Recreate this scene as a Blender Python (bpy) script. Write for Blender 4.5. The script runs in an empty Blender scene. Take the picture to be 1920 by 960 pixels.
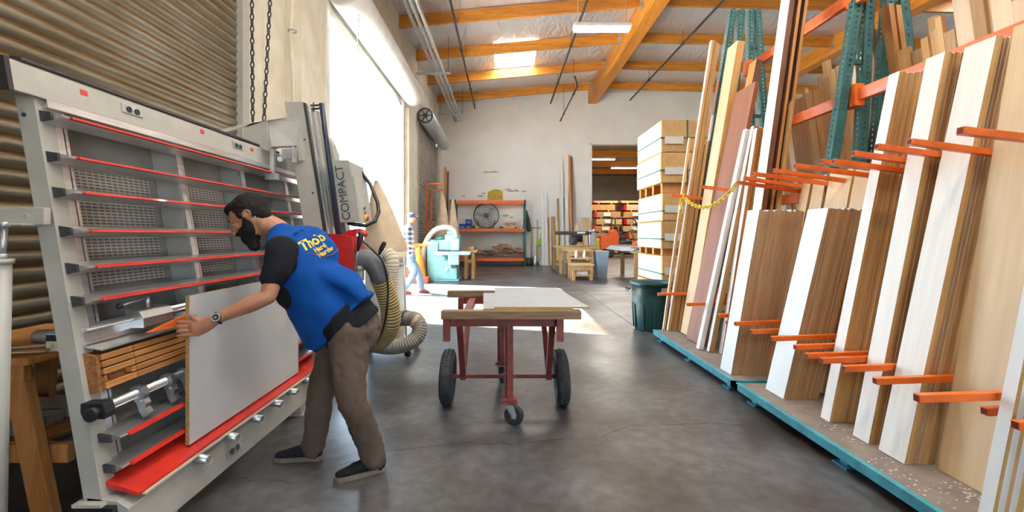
import bpy, math, random
from mathutils import Vector, Matrix, Euler
from mathutils.bvhtree import BVHTree
random.seed(7)
V = Vector
scene = bpy.context.scene
COL = scene.collection

# ---------------------------------------------------------------- camera, sky, sun, exposure
cam_d = bpy.data.cameras.new('camera'); cam = bpy.data.objects.new('camera', cam_d); COL.objects.link(cam)
cam.location = (0, 0, 1.40); cam.rotation_euler = (math.pi/2, 0, 0)
cam_d.sensor_width = 36; cam_d.lens = 16; cam_d.shift_x = 15/1920; cam_d.shift_y = -40/1920
cam_d.clip_start = 0.05; cam_d.clip_end = 300
scene.camera = cam
scene.view_settings.view_transform = 'Standard'
scene.view_settings.look = 'None'
scene.view_settings.exposure = 0.68
scene.view_settings.gamma = 1
scene.view_settings.use_curve_mapping = False
try:
    scene.cycles.use_denoising = True
    scene.cycles.max_bounces = 10; scene.cycles.diffuse_bounces = 5
    scene.cycles.sample_clamp_indirect = 12
    scene.cycles.caustics_reflective = False; scene.cycles.caustics_refractive = False
except Exception: pass

w = bpy.data.worlds.new('sky'); scene.world = w; w.use_nodes = True
bgn = w.node_tree.nodes['Background']
bgn.inputs[0].default_value = (0.57, 0.78, 1.0, 1); bgn.inputs[1].default_value = 7.0

sd = bpy.data.lights.new('sun', 'SUN'); sd.energy = 60; sd.angle = math.radians(0.6); sd.color = (1, 0.95, 0.86)
sun = bpy.data.objects.new('sun', sd); COL.objects.link(sun)
sun.rotation_euler = V((4.57, -1.35, -5.2)).to_track_quat('-Z', 'Y').to_euler(); sun.location = (-20, 10, 25)

def portal(loc, direction, sx, sy):
    d = bpy.data.lights.new('door_portal', 'AREA'); d.shape = 'RECTANGLE'; d.size = sx; d.size_y = sy
    d.cycles.is_portal = True
    o = bpy.data.objects.new('door_portal', d); COL.objects.link(o); o.location = loc
    o.rotation_euler = V(direction).to_track_quat('-Z', 'Z').to_euler()
portal((-3.25, 10.45, 2.6), (1, 0, 0), 5.7, 5.2)
portal((4.0, -7.95, 1.75), (0, 1, 0), 4, 3.5)

LAMP_POWER = 24
def lamp(loc, sx, sy, power=None, col=(1, .93, .82)):
    d = bpy.data.lights.new('tube_light', 'AREA'); d.shape = 'RECTANGLE'; d.size = sx; d.size_y = sy
    d.energy = power or LAMP_POWER; d.color = col
    o = bpy.data.objects.new('tube_light', d); COL.objects.link(o); o.location = loc

# ---------------------------------------------------------------- helpers
F_, VX, VY, H = 853.3, 945.0, 440.0, 1.4
def P(x, y, Y): return V(((x-VX)/F_*Y, Y, H-(y-VY)/F_*Y))

class MB:
    def __init__(s): s.v = []; s.f = []; s.m = []; s.s = []
    def add(s, vs, fs, m=0, smooth=False, M=None):
        o = len(s.v)
        for p in vs:
            p = V(p)
            s.v.append(M @ p if M else p)
        for f in fs:
            s.f.append([i+o for i in f]); s.m.append(m); s.s.append(smooth)
        return s
    def box(s, a, b, m=0, M=None):
        x0, y0, z0 = a; x1, y1, z1 = b
        if x0 > x1: x0, x1 = x1, x0
        if y0 > y1: y0, y1 = y1, y0
        if z0 > z1: z0, z1 = z1, z0
        vs = [(x0,y0,z0),(x1,y0,z0),(x1,y1,z0),(x0,y1,z0),(x0,y0,z1),(x1,y0,z1),(x1,y1,z1),(x0,y1,z1)]
        return s.add(vs, [(0,3,2,1),(4,5,6,7),(0,1,5,4),(1,2,6,5),(2,3,7,6),(3,0,4,7)], m, False, M)
    def bar(s, p, q, w, h, up=(0,0,1), m=0):
        p, q = V(p), V(q); d = (q-p).normalized(); up = V(up)
        if abs(d.dot(up)) > .98: up = V((0,1,0)) if abs(d.y) < .9 else V((1,0,0))
        r = d.cross(up).normalized(); u = r.cross(d)
        vs = []
        for c in (p, q):
            for a, b in ((-1,-1),(1,-1),(1,1),(-1,1)): vs.append(c + r*a*w/2 + u*b*h/2)
        return s.add(vs, [(0,1,2,3),(7,6,5,4),(0,4,5,1),(1,5,6,2),(2,6,7,3),(3,7,4,0)], m)
    def prism(s, poly, d, m=0, smooth=False):
        n = len(poly); d = V(d); poly = [V(p) for p in poly]
        nrm = V((0,0,0))
        for i in range(n): nrm += (poly[i]-poly[0]).cross(poly[(i+1)%n]-poly[0])
        if nrm.dot(d) < 0: poly = poly[::-1]
        vs = poly + [p+d for p in poly]
        fs = [tuple(range(n))[::-1], tuple(range(n, 2*n))]
        s.add(vs, fs, m)
        return s.add(vs, [(i, (i+1)%n, n+(i+1)%n, n+i) for i in range(n)], m, smooth)
    def tube(s, pts, r, n=10, m=0, cap=True, closed=False, ell=None, side=None, dome=False):
        pts = [V(p) for p in pts]; N = len(pts)
        rs = r if isinstance(r, (list, tuple)) else [r]*N
        T = []
        for i in range(N):
            a = pts[i-1] if (i > 0 or closed) else pts[0]
            b = pts[(i+1) % N] if (i < N-1 or closed) else pts[-1]
            T.append((b-a).normalized())
        ref = V(side) if side else (V((0,0,1)) if abs(T[0].z) < .9 else V((1,0,0)))
        x = (ref - T[0]*ref.dot(T[0])).normalized()
        vs = []; rings = []
        for i in range(N):
            x = (x - T[i]*x.dot(T[i])).normalized(); y = T[i].cross(x)
            rr = rs[i]; ra, rb = rr if isinstance(rr, (tuple, list)) else (rr, rr)
            rings.append((pts[i], x.copy(), y, ra, rb, T[i]))
        if dome:
            c, x0, y0, ra, rb, t = rings[0]; e = []
            k = min(ra, rb)
            for a in (.97, .75, .4): e.append((c - t*k*math.sin(a*math.pi/2), x0, y0, ra*math.cos(a*math.pi/2), rb*math.cos(a*math.pi/2), t))
            c, x0, y0, ra, rb, t = rings[-1]; k = min(ra, rb); g = []
            for a in (.4, .75, .97): g.append((c + t*k*math.sin(a*math.pi/2), x0, y0, ra*math.cos(a*math.pi/2), rb*math.cos(a*math.pi/2), t))
            rings = e + rings + g
        for c, xx, yy, ra, rb, t in rings:
            for k in range(n):
                a = 2*math.pi*k/n
                vs.append(c + xx*ra*math.cos(a) + yy*rb*math.sin(a))
        R = len(rings); fs = []
        for i in range(R if closed else R-1):
            j = (i+1) % R
            for k in range(n): fs.append((i*n+k, i*n+(k+1)%n, j*n+(k+1)%n, j*n+k))
        s.add(vs, fs, m, True)
        if cap and not closed:
            o = len(s.v) - len(vs)
            s.f.append([o+k for k in range(n)][::-1]); s.m.append(m); s.s.append(False)
            s.f.append([o+(R-1)*n+k for k in range(n)]); s.m.append(m); s.s.append(False)
        return s
    def cyl(s, p, q, r, n=20, m=0): return s.tube([p, q], r, n, m)
    def lathe(s, prof, c=(0,0,0), n=28, m=0, axis=(0,0,1), smooth=True):
        ax = V(axis).normalized(); q = V((0,0,1)).rotation_difference(ax); c = V(c)
        vs = []
        for r, z in prof:
            for k in range(n):
                a = 2*math.pi*k/n
                vs.append(c + q @ V((r*math.cos(a), r*math.sin(a), z)))
        fs = []
        for i in range(len(prof)-1):
            for k in range(n): fs.append((i*n+k, i*n+(k+1)%n, (i+1)*n+(k+1)%n, (i+1)*n+k))
        return s.add(vs, fs, m, smooth)
    def ball(s, c, r, n=16, m=0, M=None):
        # ellipsoid; r may be 3-vector, M 3x3 axes
        r = V(r) if hasattr(r, '__len__') else V((r,r,r)); c = V(c); vs = []; fs = []
        h = n//2
        for i in range(1, h):
            t = math.pi*i/h
            for k in range(n):
                a = 2*math.pi*k/n
                p = V((r.x*math.sin(t)*math.cos(a), r.y*math.sin(t)*math.sin(a), r.z*math.cos(t)))
                vs.append(c + (M @ p if M else p))
        top = len(vs); vs.append(c + (M @ V((0,0,r.z)) if M else V((0,0,r.z))))
        bot = len(vs); vs.append(c + (M @ V((0,0,-r.z)) if M else V((0,0,-r.z))))
        for i in range(h-2):
            for k in range(n): fs.append((i*n+k, (i+1)*n+k, (i+1)*n+(k+1)%n, i*n+(k+1)%n))
        for k in range(n):
            fs.append((top, k, (k+1)%n)); fs.append((bot, (h-2)*n+(k+1)%n, (h-2)*n+k))
        return s.add(vs, fs, m, True)
    def torus(s, c, R, r, axis=(0,0,1), n=24, k=8, m=0, sx=1.0):
        q = V((0,0,1)).rotation_difference(V(axis).normalized())
        pts = [V(c) + q @ V((R*sx*math.cos(2*math.pi*i/n), R*math.sin(2*math.pi*i/n), 0)) for i in range(n)]
        return s.tube(pts, r, k, m, closed=True)
    def build(s, name, mats, parent=None, origin=None, bevel=0, seg=2, mods=None):
        if parent is not None:
            o = V((0,0,0)); q = parent
            while q: o += q.location; q = q.parent
        elif origin is not None: o = V(origin)
        else:
            xs = [p.x for p in s.v]; ys = [p.y for p in s.v]; zs = [p.z for p in s.v]
            o = V(((min(xs)+max(xs))/2, (min(ys)+max(ys))/2, min(zs)))
        me = bpy.data.meshes.new(name)
        me.from_pydata([p-o for p in s.v], [], s.f)
        if not isinstance(mats, (list, tuple)): mats = [mats]
        for mm in mats: me.materials.append(mm)
        me.polygons.foreach_set('material_index', s.m)
        me.polygons.foreach_set('use_smooth', s.s)
        me.update()
        ob = bpy.data.objects.new(name, me); COL.objects.link(ob)
        if parent is not None: ob.parent = parent
        else: ob.location = o
        if bevel:
            b = ob.modifiers.new('bevel', 'BEVEL'); b.width = bevel; b.segments = seg; b.limit_method = 'ANGLE'
        return ob

def tag(o, label, cat=None, group=None, kind=None):
    if label: o['label'] = label
    if cat: o['category'] = cat
    if group: o['group'] = group
    if kind: o['kind'] = kind
    return o
def thing(name, label, cat, loc=(0,0,0), group=None):
    o = bpy.data.objects.new(name, None); COL.objects.link(o); o.location = loc
    o.empty_display_size = .1
    return tag(o, label, cat, group)
def struct(mb, name, m, **k):
    o = mb.build(name, m, **k); o['kind'] = 'structure'; return o
def kids(o): return [c for c in COL.objects if c.parent == o]
def dup(o, loc=None, label=None, parent=None):
    c = o.copy(); COL.objects.link(c)
    if parent: c.parent = parent
    if loc is not None: c.location = loc
    if label: c['label'] = label
    for ch in list(o.children): dup(ch, None, None, c)
    return c

# ---------------------------------------------------------------- materials
MATS = {}
def nodes(name):
    m = bpy.data.materials.new(name); m.use_nodes = True
    nt = m.node_tree; b = nt.nodes['Principled BSDF']
    return m, nt, b
def C(c): return (c[0], c[1], c[2], 1)
def mat(name, c1, rough=.5, metal=0, c2=None, scale=6, stretch=(1,1,1), bump=0, detail=4, rough2=None, spec=.5, lo=.35, hi=.65, emit=0, trans=0, coat=0, distort=0, coord='Object'):
    if name in MATS: return MATS[name]
    m, nt, b = nodes(name); N, L = nt.nodes, nt.links
    b.inputs['Base Color'].default_value = C(c1); b.inputs['Roughness'].default_value = rough
    b.inputs['Metallic'].default_value = metal; b.inputs['Specular IOR Level'].default_value = spec
    b.inputs['Coat Weight'].default_value = coat
    c2 = c2 or tuple(x*.86 for x in c1)
    tc = N.new('ShaderNodeTexCoord'); mp = N.new('ShaderNodeMapping'); mp.inputs['Scale'].default_value = stretch
    nz = N.new('ShaderNodeTexNoise'); nz.inputs['Scale'].default_value = scale; nz.inputs['Detail'].default_value = detail
    nz.inputs['Distortion'].default_value = distort
    L.new(tc.outputs[coord], mp.inputs[0]); L.new(mp.outputs[0], nz.inputs['Vector'])
    r = N.new('ShaderNodeValToRGB'); r.color_ramp.elements[0].position = lo; r.color_ramp.elements[1].position = hi
    r.color_ramp.elements[0].color = C(c2); r.color_ramp.elements[1].color = C(c1)
    L.new(nz.outputs['Fac'], r.inputs[0]); L.new(r.outputs[0], b.inputs['Base Color'])
    if rough2 is not None:
        mr = N.new('ShaderNodeMapRange'); mr.inputs['To Min'].default_value = rough; mr.inputs['To Max'].default_value = rough2
        mr.inputs['From Min'].default_value = .3; mr.inputs['From Max'].default_value = .7
        L.new(nz.outputs['Fac'], mr.inputs[0]); L.new(mr.outputs[0], b.inputs['Roughness'])
    if bump:
        bp = N.new('ShaderNodeBump'); bp.inputs['Strength'].default_value = bump; bp.inputs['Distance'].default_value = .01
        L.new(nz.outputs['Fac'], bp.inputs['Height']); L.new(bp.outputs[0], b.inputs['Normal'])
    if emit:
        b.inputs['Emission Color'].default_value = C(c1); b.inputs['Emission Strength'].default_value = emit
    if trans: b.inputs['Transmission Weight'].default_value = trans
    MATS[name] = m; return m
def wood(name, c1, c2, axis='z', rough=.55, scale=1.0, bump=.15, rings=True):
    st = {'x': (1.2, 16, 16), 'y': (16, 1.2, 16), 'z': (16, 16, 1.2)}[axis]
    if name in MATS: return MATS[name]
    m, nt, b = nodes(name); N, L = nt.nodes, nt.links
    b.inputs['Roughness'].default_value = rough
    tc = N.new('ShaderNodeTexCoord'); mp = N.new('ShaderNodeMapping'); mp.inputs['Scale'].default_value = st
    oi = N.new('ShaderNodeObjectInfo'); ad = N.new('ShaderNodeVectorMath'); ad.operation = 'ADD'
    ml = N.new('ShaderNodeMath'); ml.operation = 'MULTIPLY'; ml.inputs[1].default_value = 37
    L.new(oi.outputs['Random'], ml.inputs[0]); L.new(tc.outputs['Object'], ad.inputs[0]); L.new(ml.outputs[0], ad.inputs[1])
    L.new(ad.outputs[0], mp.inputs[0])
    n1 = N.new('ShaderNodeTexNoise'); n1.inputs['Scale'].default_value = .55*scale; n1.inputs['Detail'].default_value = 3; n1.inputs['Distortion'].default_value = .6
    n2 = N.new('ShaderNodeTexNoise'); n2.inputs['Scale'].default_value = 3.5*scale; n2.inputs['Detail'].default_value = 5
    L.new(mp.outputs[0], n1.inputs['Vector']); L.new(mp.outputs[0], n2.inputs['Vector'])
    mx = N.new('ShaderNodeMath'); mx.operation = 'MULTIPLY_ADD'; mx.inputs[1].default_value = .45
    sc = N.new('ShaderNodeMath'); sc.operation = 'MULTIPLY'; sc.inputs[1].default_value = .55
    L.new(n1.outputs['Fac'], sc.inputs[0]); L.new(n2.outputs['Fac'], mx.inputs[0]); L.new(sc.outputs[0], mx.inputs[2])
    r = N.new('ShaderNodeValToRGB'); r.color_ramp.elements[0].position = .38; r.color_ramp.elements[1].position = .6
    r.color_ramp.elements[0].color = C(c2); r.color_ramp.elements[1].color = C(c1)
    L.new(mx.outputs[0], r.inputs[0])
    # per-board tone shift
    hs = N.new('ShaderNodeHueSaturation'); mr = N.new('ShaderNodeMapRange'); mr.inputs['To Min'].default_value = .82; mr.inputs['To Max'].default_value = 1.1
    L.new(oi.outputs['Random'], mr.inputs[0]); L.new(mr.outputs[0], hs.inputs['Value']); L.new(r.outputs[0], hs.inputs['Color'])
    L.new(hs.outputs[0], b.inputs['Base Color'])
    if bump:
        bp = N.new('ShaderNodeBump'); bp.inputs['Strength'].default_value = bump; bp.inputs['Distance'].default_value = .004
        L.new(mx.outputs[0], bp.inputs['Height']); L.new(bp.outputs[0], b.inputs['Normal'])
    MATS[name] = m; return m

m_white = mat('white_paint_wall', (.90,.88,.83), .75, c2=(.85,.82,.76), scale=1.2, bump=.05)
m_cream = mat('cream_wall', (.80,.74,.62), .7, c2=(.68,.60,.47), scale=2.5, bump=.05)
m_greyp = mat('grey_enamel', (.47,.455,.40), .45, c2=(.42,.405,.355), scale=9)
m_greyd = mat('grey_enamel_dark', (.42,.42,.39), .45, scale=9)
m_alu = mat('brushed_aluminium', (.78,.78,.77), .32, .85, c2=(.62,.62,.62), scale=5, stretch=(10,1,10))
m_steel = mat('steel', (.55,.56,.57), .35, .9, scale=12)
m_galv = mat('galvanised_steel', (.62,.65,.65), .42, .7, c2=(.45,.48,.48), scale=14)
m_dark = mat('dark_metal', (.06,.06,.065), .5, .3, scale=10)
m_black = mat('black_plastic', (.018,.018,.02), .42, scale=10)
m_rubber = mat('tyre_rubber', (.03,.03,.033), .75, c2=(.05,.05,.05), scale=30, bump=.2)
m_red = mat('red_strip', (.72,.035,.02), .38, c2=(.58,.03,.02), scale=8, coat=.3)
m_redbox = mat('red_housing_paint', (.5,.008,.008), .3, scale=8, coat=.4)
m_orange = mat('orange_rack_paint', (.85,.16,.015), .4, c2=(.68,.115,.01), scale=12, coat=.2)
m_rust = mat('red_oxide_paint', (.26,.045,.03), .5, c2=(.14,.03,.025), scale=14)
m_green = mat('green_rack_paint', (.025,.13,.12), .45, c2=(.015,.09,.085), scale=12)
m_teal = mat('teal_platform_paint', (.07,.36,.42), .45, c2=(.05,.24,.30), scale=12)
m_aqua = mat('aqua_machine_paint', (.27,.52,.46), .45, c2=(.20,.42,.38), scale=6)
m_aquad = mat('aqua_machine_panel', (.10,.34,.42), .45, scale=8)
m_yellow = mat('yellow_plastic', (.85,.62,.03), .4, scale=8)
m_lime = mat('lime_plastic', (.30,.75,.03), .4, scale=8)
m_bluep = mat('blue_plastic', (.02,.12,.55), .4, scale=8)
m_cone = mat('cone_orange', (1.0,.28,.02), .5, scale=4)
m_conebase = mat('cone_base_red', (.7,.12,.05), .6, scale=4)
m_can = mat('dark_green_plastic', (.025,.10,.10), .42, c2=(.018,.075,.078), scale=5)
m_paper = mat('white_label', (.85,.84,.8), .6, scale=40)
m_mela = mat('white_melamine', (.86,.86,.85), .42, c2=(.80,.80,.79), scale=3)
m_chip = mat('chipboard_edge', (.50,.33,.12), .8, c2=(.30,.17,.05), scale=160, detail=3)
m_insul = mat('yellow_insulation', (.62,.45,.06), .9, c2=(.40,.27,.03), scale=9, bump=.6)
m_cloth = mat('canvas_bag', (.66,.52,.37), .9, c2=(.55,.42,.28), scale=7, bump=.3)
m_clear = mat('ivory_plastic', (.78,.72,.55), .4, scale=6)
m_ywood = wood('beam_wood_y', (.82,.33,.04), (.58,.20,.02), 'y', .5)
m_xwood = wood('beam_wood_x', (.82,.33,.04), (.52,.17,.018), 'x', .5)
w_pine = wood('pine', (.72,.44,.17), (.55,.29,.09))
w_mdf = wood('mdf_brown', (.54,.32,.15), (.42,.235,.10), rough=.7)
w_ply = wood('birch_ply_edge', (.64,.40,.16), (.46,.26,.085), rough=.6)
w_face = wood('birch_face', (.74,.55,.33), (.66,.45,.25), rough=.45, scale=.5, bump=.05)
w_white = wood('whitewood_face', (.88,.83,.76), (.80,.73,.64), rough=.45, scale=.6, bump=.05)
w_red = wood('sapele_face', (.30,.115,.06), (.22,.075,.038), rough=.5)
w_mahog = wood('mahogany', (.36,.11,.035), (.24,.06,.02), rough=.5)
w_brown = wood('walnut_brown', (.22,.09,.045), (.13,.05,.025), rough=.5)
w_orange = wood('orange_fir', (.66,.31,.09), (.50,.20,.05), rough=.5)
w_oak = wood('oak_mid', (.50,.30,.13), (.38,.20,.075), rough=.6)
w_grey = wood('weathered_timber_x', (.34,.22,.13), (.20,.12,.07), 'x', .75, bump=.4)
w_bench = wood('bench_wood', (.58,.33,.14), (.40,.20,.07), rough=.7)
w_benchx = wood('bench_wood_x', (.66,.45,.22), (.50,.30,.12), 'x', rough=.7)
w_crate = wood('crate_plywood', (.70,.45,.19), (.58,.34,.12), 'y', rough=.6)
w_horse = wood('sawhorse_wood', (.50,.22,.06), (.33,.12,.03), rough=.6)

def floor_mat():
    m, nt, b = nodes('polished_concrete'); N, L = nt.nodes, nt.links
    tc = N.new('ShaderNodeTexCoord')
    def noise(s, d=6, dist=0, st=(1,1,1)):
        mp = N.new('ShaderNodeMapping'); mp.inputs['Scale'].default_value = st; L.new(tc.outputs['Object'], mp.inputs[0])
        n = N.new('ShaderNodeTexNoise'); n.inputs['Scale'].default_value = s; n.inputs['Detail'].default_value = d
        n.inputs['Distortion'].default_value = dist; L.new(mp.outputs[0], n.inputs['Vector']); return n.outputs['Fac']
    def ramp(f, a, ca, c, cb):
        r = N.new('ShaderNodeValToRGB'); e = r.color_ramp.elements
        e[0].position = a; e[0].color = C(ca); e[1].position = c; e[1].color = C(cb); L.new(f, r.inputs[0]); return r.outputs[0]
    def mix(f, a, b_, mode='MIX'):
        x = N.new('ShaderNodeMix'); x.data_type = 'RGBA'; x.blend_type = mode
        if isinstance(f, float): x.inputs[0].default_value = f
        else: L.new(f, x.inputs[0])
        L.new(a, x.inputs[6]); L.new(b_, x.inputs[7]); return x.outputs[2]
    base = ramp(noise(1.1, 8, .3), .34, (.045,.033,.024), .66, (.165,.168,.175))
    fine = ramp(noise(11, 13, .3), .38, (.42,.40,.38), .7, (1,1,1))
    c = mix(.75, base, fine, 'MULTIPLY')
    spots = ramp(noise(26, 3), .70, (0,0,0), .76, (1,1,1))
    lt = N.new('ShaderNodeRGB'); lt.outputs[0].default_value = (.42,.39,.35,1)
    sp = N.new('ShaderNodeMath'); sp.operation = 'MULTIPLY'; sp.inputs[1].default_value = .28
    L.new(spots, sp.inputs[0]); c = mix(sp.outputs[0], c, lt.outputs[0])
    L.new(c, b.inputs['Base Color'])
    mr = N.new('ShaderNodeMapRange'); mr.inputs['From Min'].default_value = .3; mr.inputs['From Max'].default_value = .7
    mr.inputs['To Min'].default_value = .285; mr.inputs['To Max'].default_value = .40
    L.new(noise(1.3, 5, .1), mr.inputs[0]); L.new(mr.outputs[0], b.inputs['Roughness'])
    b.inputs['Specular IOR Level'].default_value = .6
    bp = N.new('ShaderNodeBump'); bp.inputs['Strength'].default_value = .16; bp.inputs['Distance'].default_value = .01
    L.new(noise(8, 12), bp.inputs['Height']); L.new(bp.outputs[0], b.inputs['Normal'])
    return m
m_floor = floor_mat()

def foil_mat():
    m, nt, b = nodes('foil_insulation'); N, L = nt.nodes, nt.links
    tc = N.new('ShaderNodeTexCoord')
    b.inputs['Base Color'].default_value = (.80,.80,.82,1); b.inputs['Metallic'].default_value = .65; b.inputs['Roughness'].default_value = .4
    mp = N.new('ShaderNodeMapping'); mp.inputs['Scale'].default_value = (1.0,.35,1); L.new(tc.outputs['Object'], mp.inputs[0])
    n = N.new('ShaderNodeTexNoise'); n.inputs['Scale'].default_value = 3.5; n.inputs['Detail'].default_value = 5; n.inputs['Distortion'].default_value = 1.2
    L.new(mp.outputs[0], n.inputs['Vector'])
    bp = N.new('ShaderNodeBump'); bp.inputs['Strength'].default_value = .9; bp.inputs['Distance'].default_value = .12
    L.new(n.outputs['Fac'], bp.inputs['Height']); L.new(bp.outputs[0], b.inputs['Normal'])
    return m
m_foil = foil_mat()

def door_mat():
    m, nt, b = nodes('rusty_door_steel'); N, L = nt.nodes, nt.links
    tc = N.new('ShaderNodeTexCoord')
    mp = N.new('ShaderNodeMapping'); mp.inputs['Scale'].default_value = (1,.6,1); L.new(tc.outputs['Object'], mp.inputs[0])
    n = N.new('ShaderNodeTexNoise'); n.inputs['Scale'].default_value = 2; n.inputs['Detail'].default_value = 7; L.new(mp.outputs[0], n.inputs['Vector'])
    sx = N.new('ShaderNodeSeparateXYZ'); L.new(tc.outputs['Object'], sx.inputs[0])
    f = N.new('ShaderNodeMath'); f.operation = 'FRACT'; q = N.new('ShaderNodeMath'); q.operation = 'MULTIPLY'; q.inputs[1].default_value = 10
    L.new(sx.outputs[2], q.inputs[0]); L.new(q.outputs[0], f.inputs[0])
    r = N.new('ShaderNodeValToRGB'); e = r.color_ramp.elements      # rust line in the groove of every slat
    e[0].position = .0; e[0].color = C((.25,.12,.03)); e[1].position = .22; e[1].color = C((.34,.31,.245))
    k = e.new(.85); k.color = C((.28,.255,.205)); k = e.new(.97); k.color = C((.30,.16,.05))
    L.new(f.outputs[0], r.inputs[0])
    r2 = N.new('ShaderNodeValToRGB'); r2.color_ramp.elements[0].position = .42; r2.color_ramp.elements[1].position = .62
    r2.color_ramp.elements[0].color = C((.72,.62,.45)); r2.color_ramp.elements[1].color = C((1,1,1)); L.new(n.outputs['Fac'], r2.inputs[0])
    x = N.new('ShaderNodeMix'); x.data_type = 'RGBA'; x.blend_type = 'MULTIPLY'; x.inputs[0].default_value = .8
    L.new(r.outputs[0], x.inputs[6]); L.new(r2.outputs[0], x.inputs[7]); L.new(x.outputs[2], b.inputs['Base Color'])
    b.inputs['Roughness'].default_value = .33; b.inputs['Metallic'].default_value = .6
    return m
m_door = door_mat()

def grid_mat(name, base, dark, sy, sz, fill=.6, rough=.45):
    """slotted sheet: rows of short horizontal slots"""
    m, nt, b = nodes(name); N, L = nt.nodes, nt.links
    tc = N.new('ShaderNodeTexCoord'); sx = N.new('ShaderNodeSeparateXYZ'); L.new(tc.outputs['Object'], sx.inputs[0])
    def fr(out, sc, thr):
        a = N.new('ShaderNodeMath'); a.operation = 'MULTIPLY'; a.inputs[1].default_value = sc; L.new(out, a.inputs[0])
        f = N.new('ShaderNodeMath'); f.operation = 'FRACT'; L.new(a.outputs[0], f.inputs[0])
        g = N.new('ShaderNodeMath'); g.operation = 'LESS_THAN'; g.inputs[1].default_value = thr; L.new(f.outputs[0], g.inputs[0]); return g.outputs[0]
    a = fr(sx.outputs[1], sy, .78); c = fr(sx.outputs[2], sz, fill)
    mu = N.new('ShaderNodeMath'); mu.operation = 'MULTIPLY'; L.new(a, mu.inputs[0]); L.new(c, mu.inputs[1])
    x = N.new('ShaderNodeMix'); x.data_type = 'RGBA'; L.new(mu.outputs[0], x.inputs[0])
    x.inputs[6].default_value = C(base); x.inputs[7].default_value = C(dark); L.new(x.outputs[2], b.inputs['Base Color'])
    b.inputs['Roughness'].default_value = rough
    return m
m_slots = grid_mat('slotted_sheet', (.58,.57,.53), (.16,.15,.13), 28, 62, .5)

# ---------------------------------------------------------------- the setting
WX = -2.97
fl = struct(MB().box((-3.2,-8,-.25), (18,21.3,0)).box((3.9,21.3,-.25),(18,40,0)), 'floor', m_floor, origin=(0,0,0))
gm = mat('yard_concrete', (.62,.60,.56), .8, c2=(.54,.52,.48), scale=2)
struct(MB().box((-60,-40,-.35), (-3.2,60,-.02)), 'ground', gm)
struct(MB().box((-3.2,-60,-.35), (60,-8,-.02)), 'ground', gm)
jm = MB()
jm.box((-2.97,11.3,.0005),(6,11.32,.002)); jm.box((1.98,6.3,.0005),(1.99,21,.002))
struct(jm, 'trim_1', mat('floor_joint', (.08,.07,.065), .8))
def crack(pts, seed, wmax=.006):
    rnd = random.Random(seed); mb = MB(); pts = [P(x, y, F_*H/(y-VY)) for x, y in pts]; out = []
    for a, b in zip(pts[:-1], pts[1:]):
        n = max(2, int((b-a).length/.035))
        for i in range(n): q = a.lerp(b, i/n); out.append(V((q.x+rnd.uniform(-.009,.009), q.y+rnd.uniform(-.012,.012), .0008)))
    out.append(pts[-1]); vs = []
    for i, q in enumerate(out):
        w_ = rnd.uniform(.0015, wmax); vs += [q+V((0,-w_/2,0)), q+V((0,w_/2,0))]
    mb.add(vs, [(2*i, 2*i+2, 2*i+3, 2*i+1) for i in range(len(out)-1)]); return mb
mk_ = mat('crack_dark', (.035,.028,.022), .9)
for i, (pp, wm) in enumerate((([(718,846),(800,838),(880,831),(960,834),(1062,822),(1112,824),(1180,798),(1250,797),(1335,793),(1420,800)],.008),
    ([(700,852),(640,870),(560,905),(520,930)],.005), ([(1112,824),(1120,812),(1150,800)],.005), ([(380,870),(470,900),(560,905)],.004), ([(1180,798),(1300,850),(1420,890),(1500,952)],.003))):
    struct(crack(pp, i, wm), 'trim_%d' % (2+i), mk_)

# left wall in pieces round its three doors
lw = MB()
lw.box((-3.3,-8,0),(WX,-.9,7.75)); lw.box((-3.3,5.2,0),(WX,7.6,5.55)); lw.box((-3.3,13.3,0),(WX,15.6,5.55))
lw.box((-3.3,20.3,0),(WX,21.3,5.55)); lw.box((-3.3,-.9,5.55),(WX,21.3,7.75))
lw.box((WX,6.18,0),(-2.75,6.82,7.45))
lw.box((WX,13.62,0),(-2.84,14.1,5.2))
struct(lw, 'wall_left', m_cream, origin=(0,0,0))
bw = MB()
bw.box((-3.3,21.3,0),(4.06,21.6,8.5)); bw.box((4.06,21.3,5.62),(7.6,21.6,8.5)); bw.box((7.6,21.3,0),(18,21.6,8.5))
struct(bw, 'wall_back', m_white, origin=(0,0,0))
struct(MB().box((18,-8,0),(18.3,40,8.3)), 'wall_right', m_white)
fw = MB(); fw.box((-3.3,-8.3,0),(2,-8,8.5)); fw.box((2,-8.3,3.5),(6,-8,8.5)); fw.box((6,-8.3,0),(18.3,-8,8.5))
struct(fw, 'wall_front', m_white)

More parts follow.
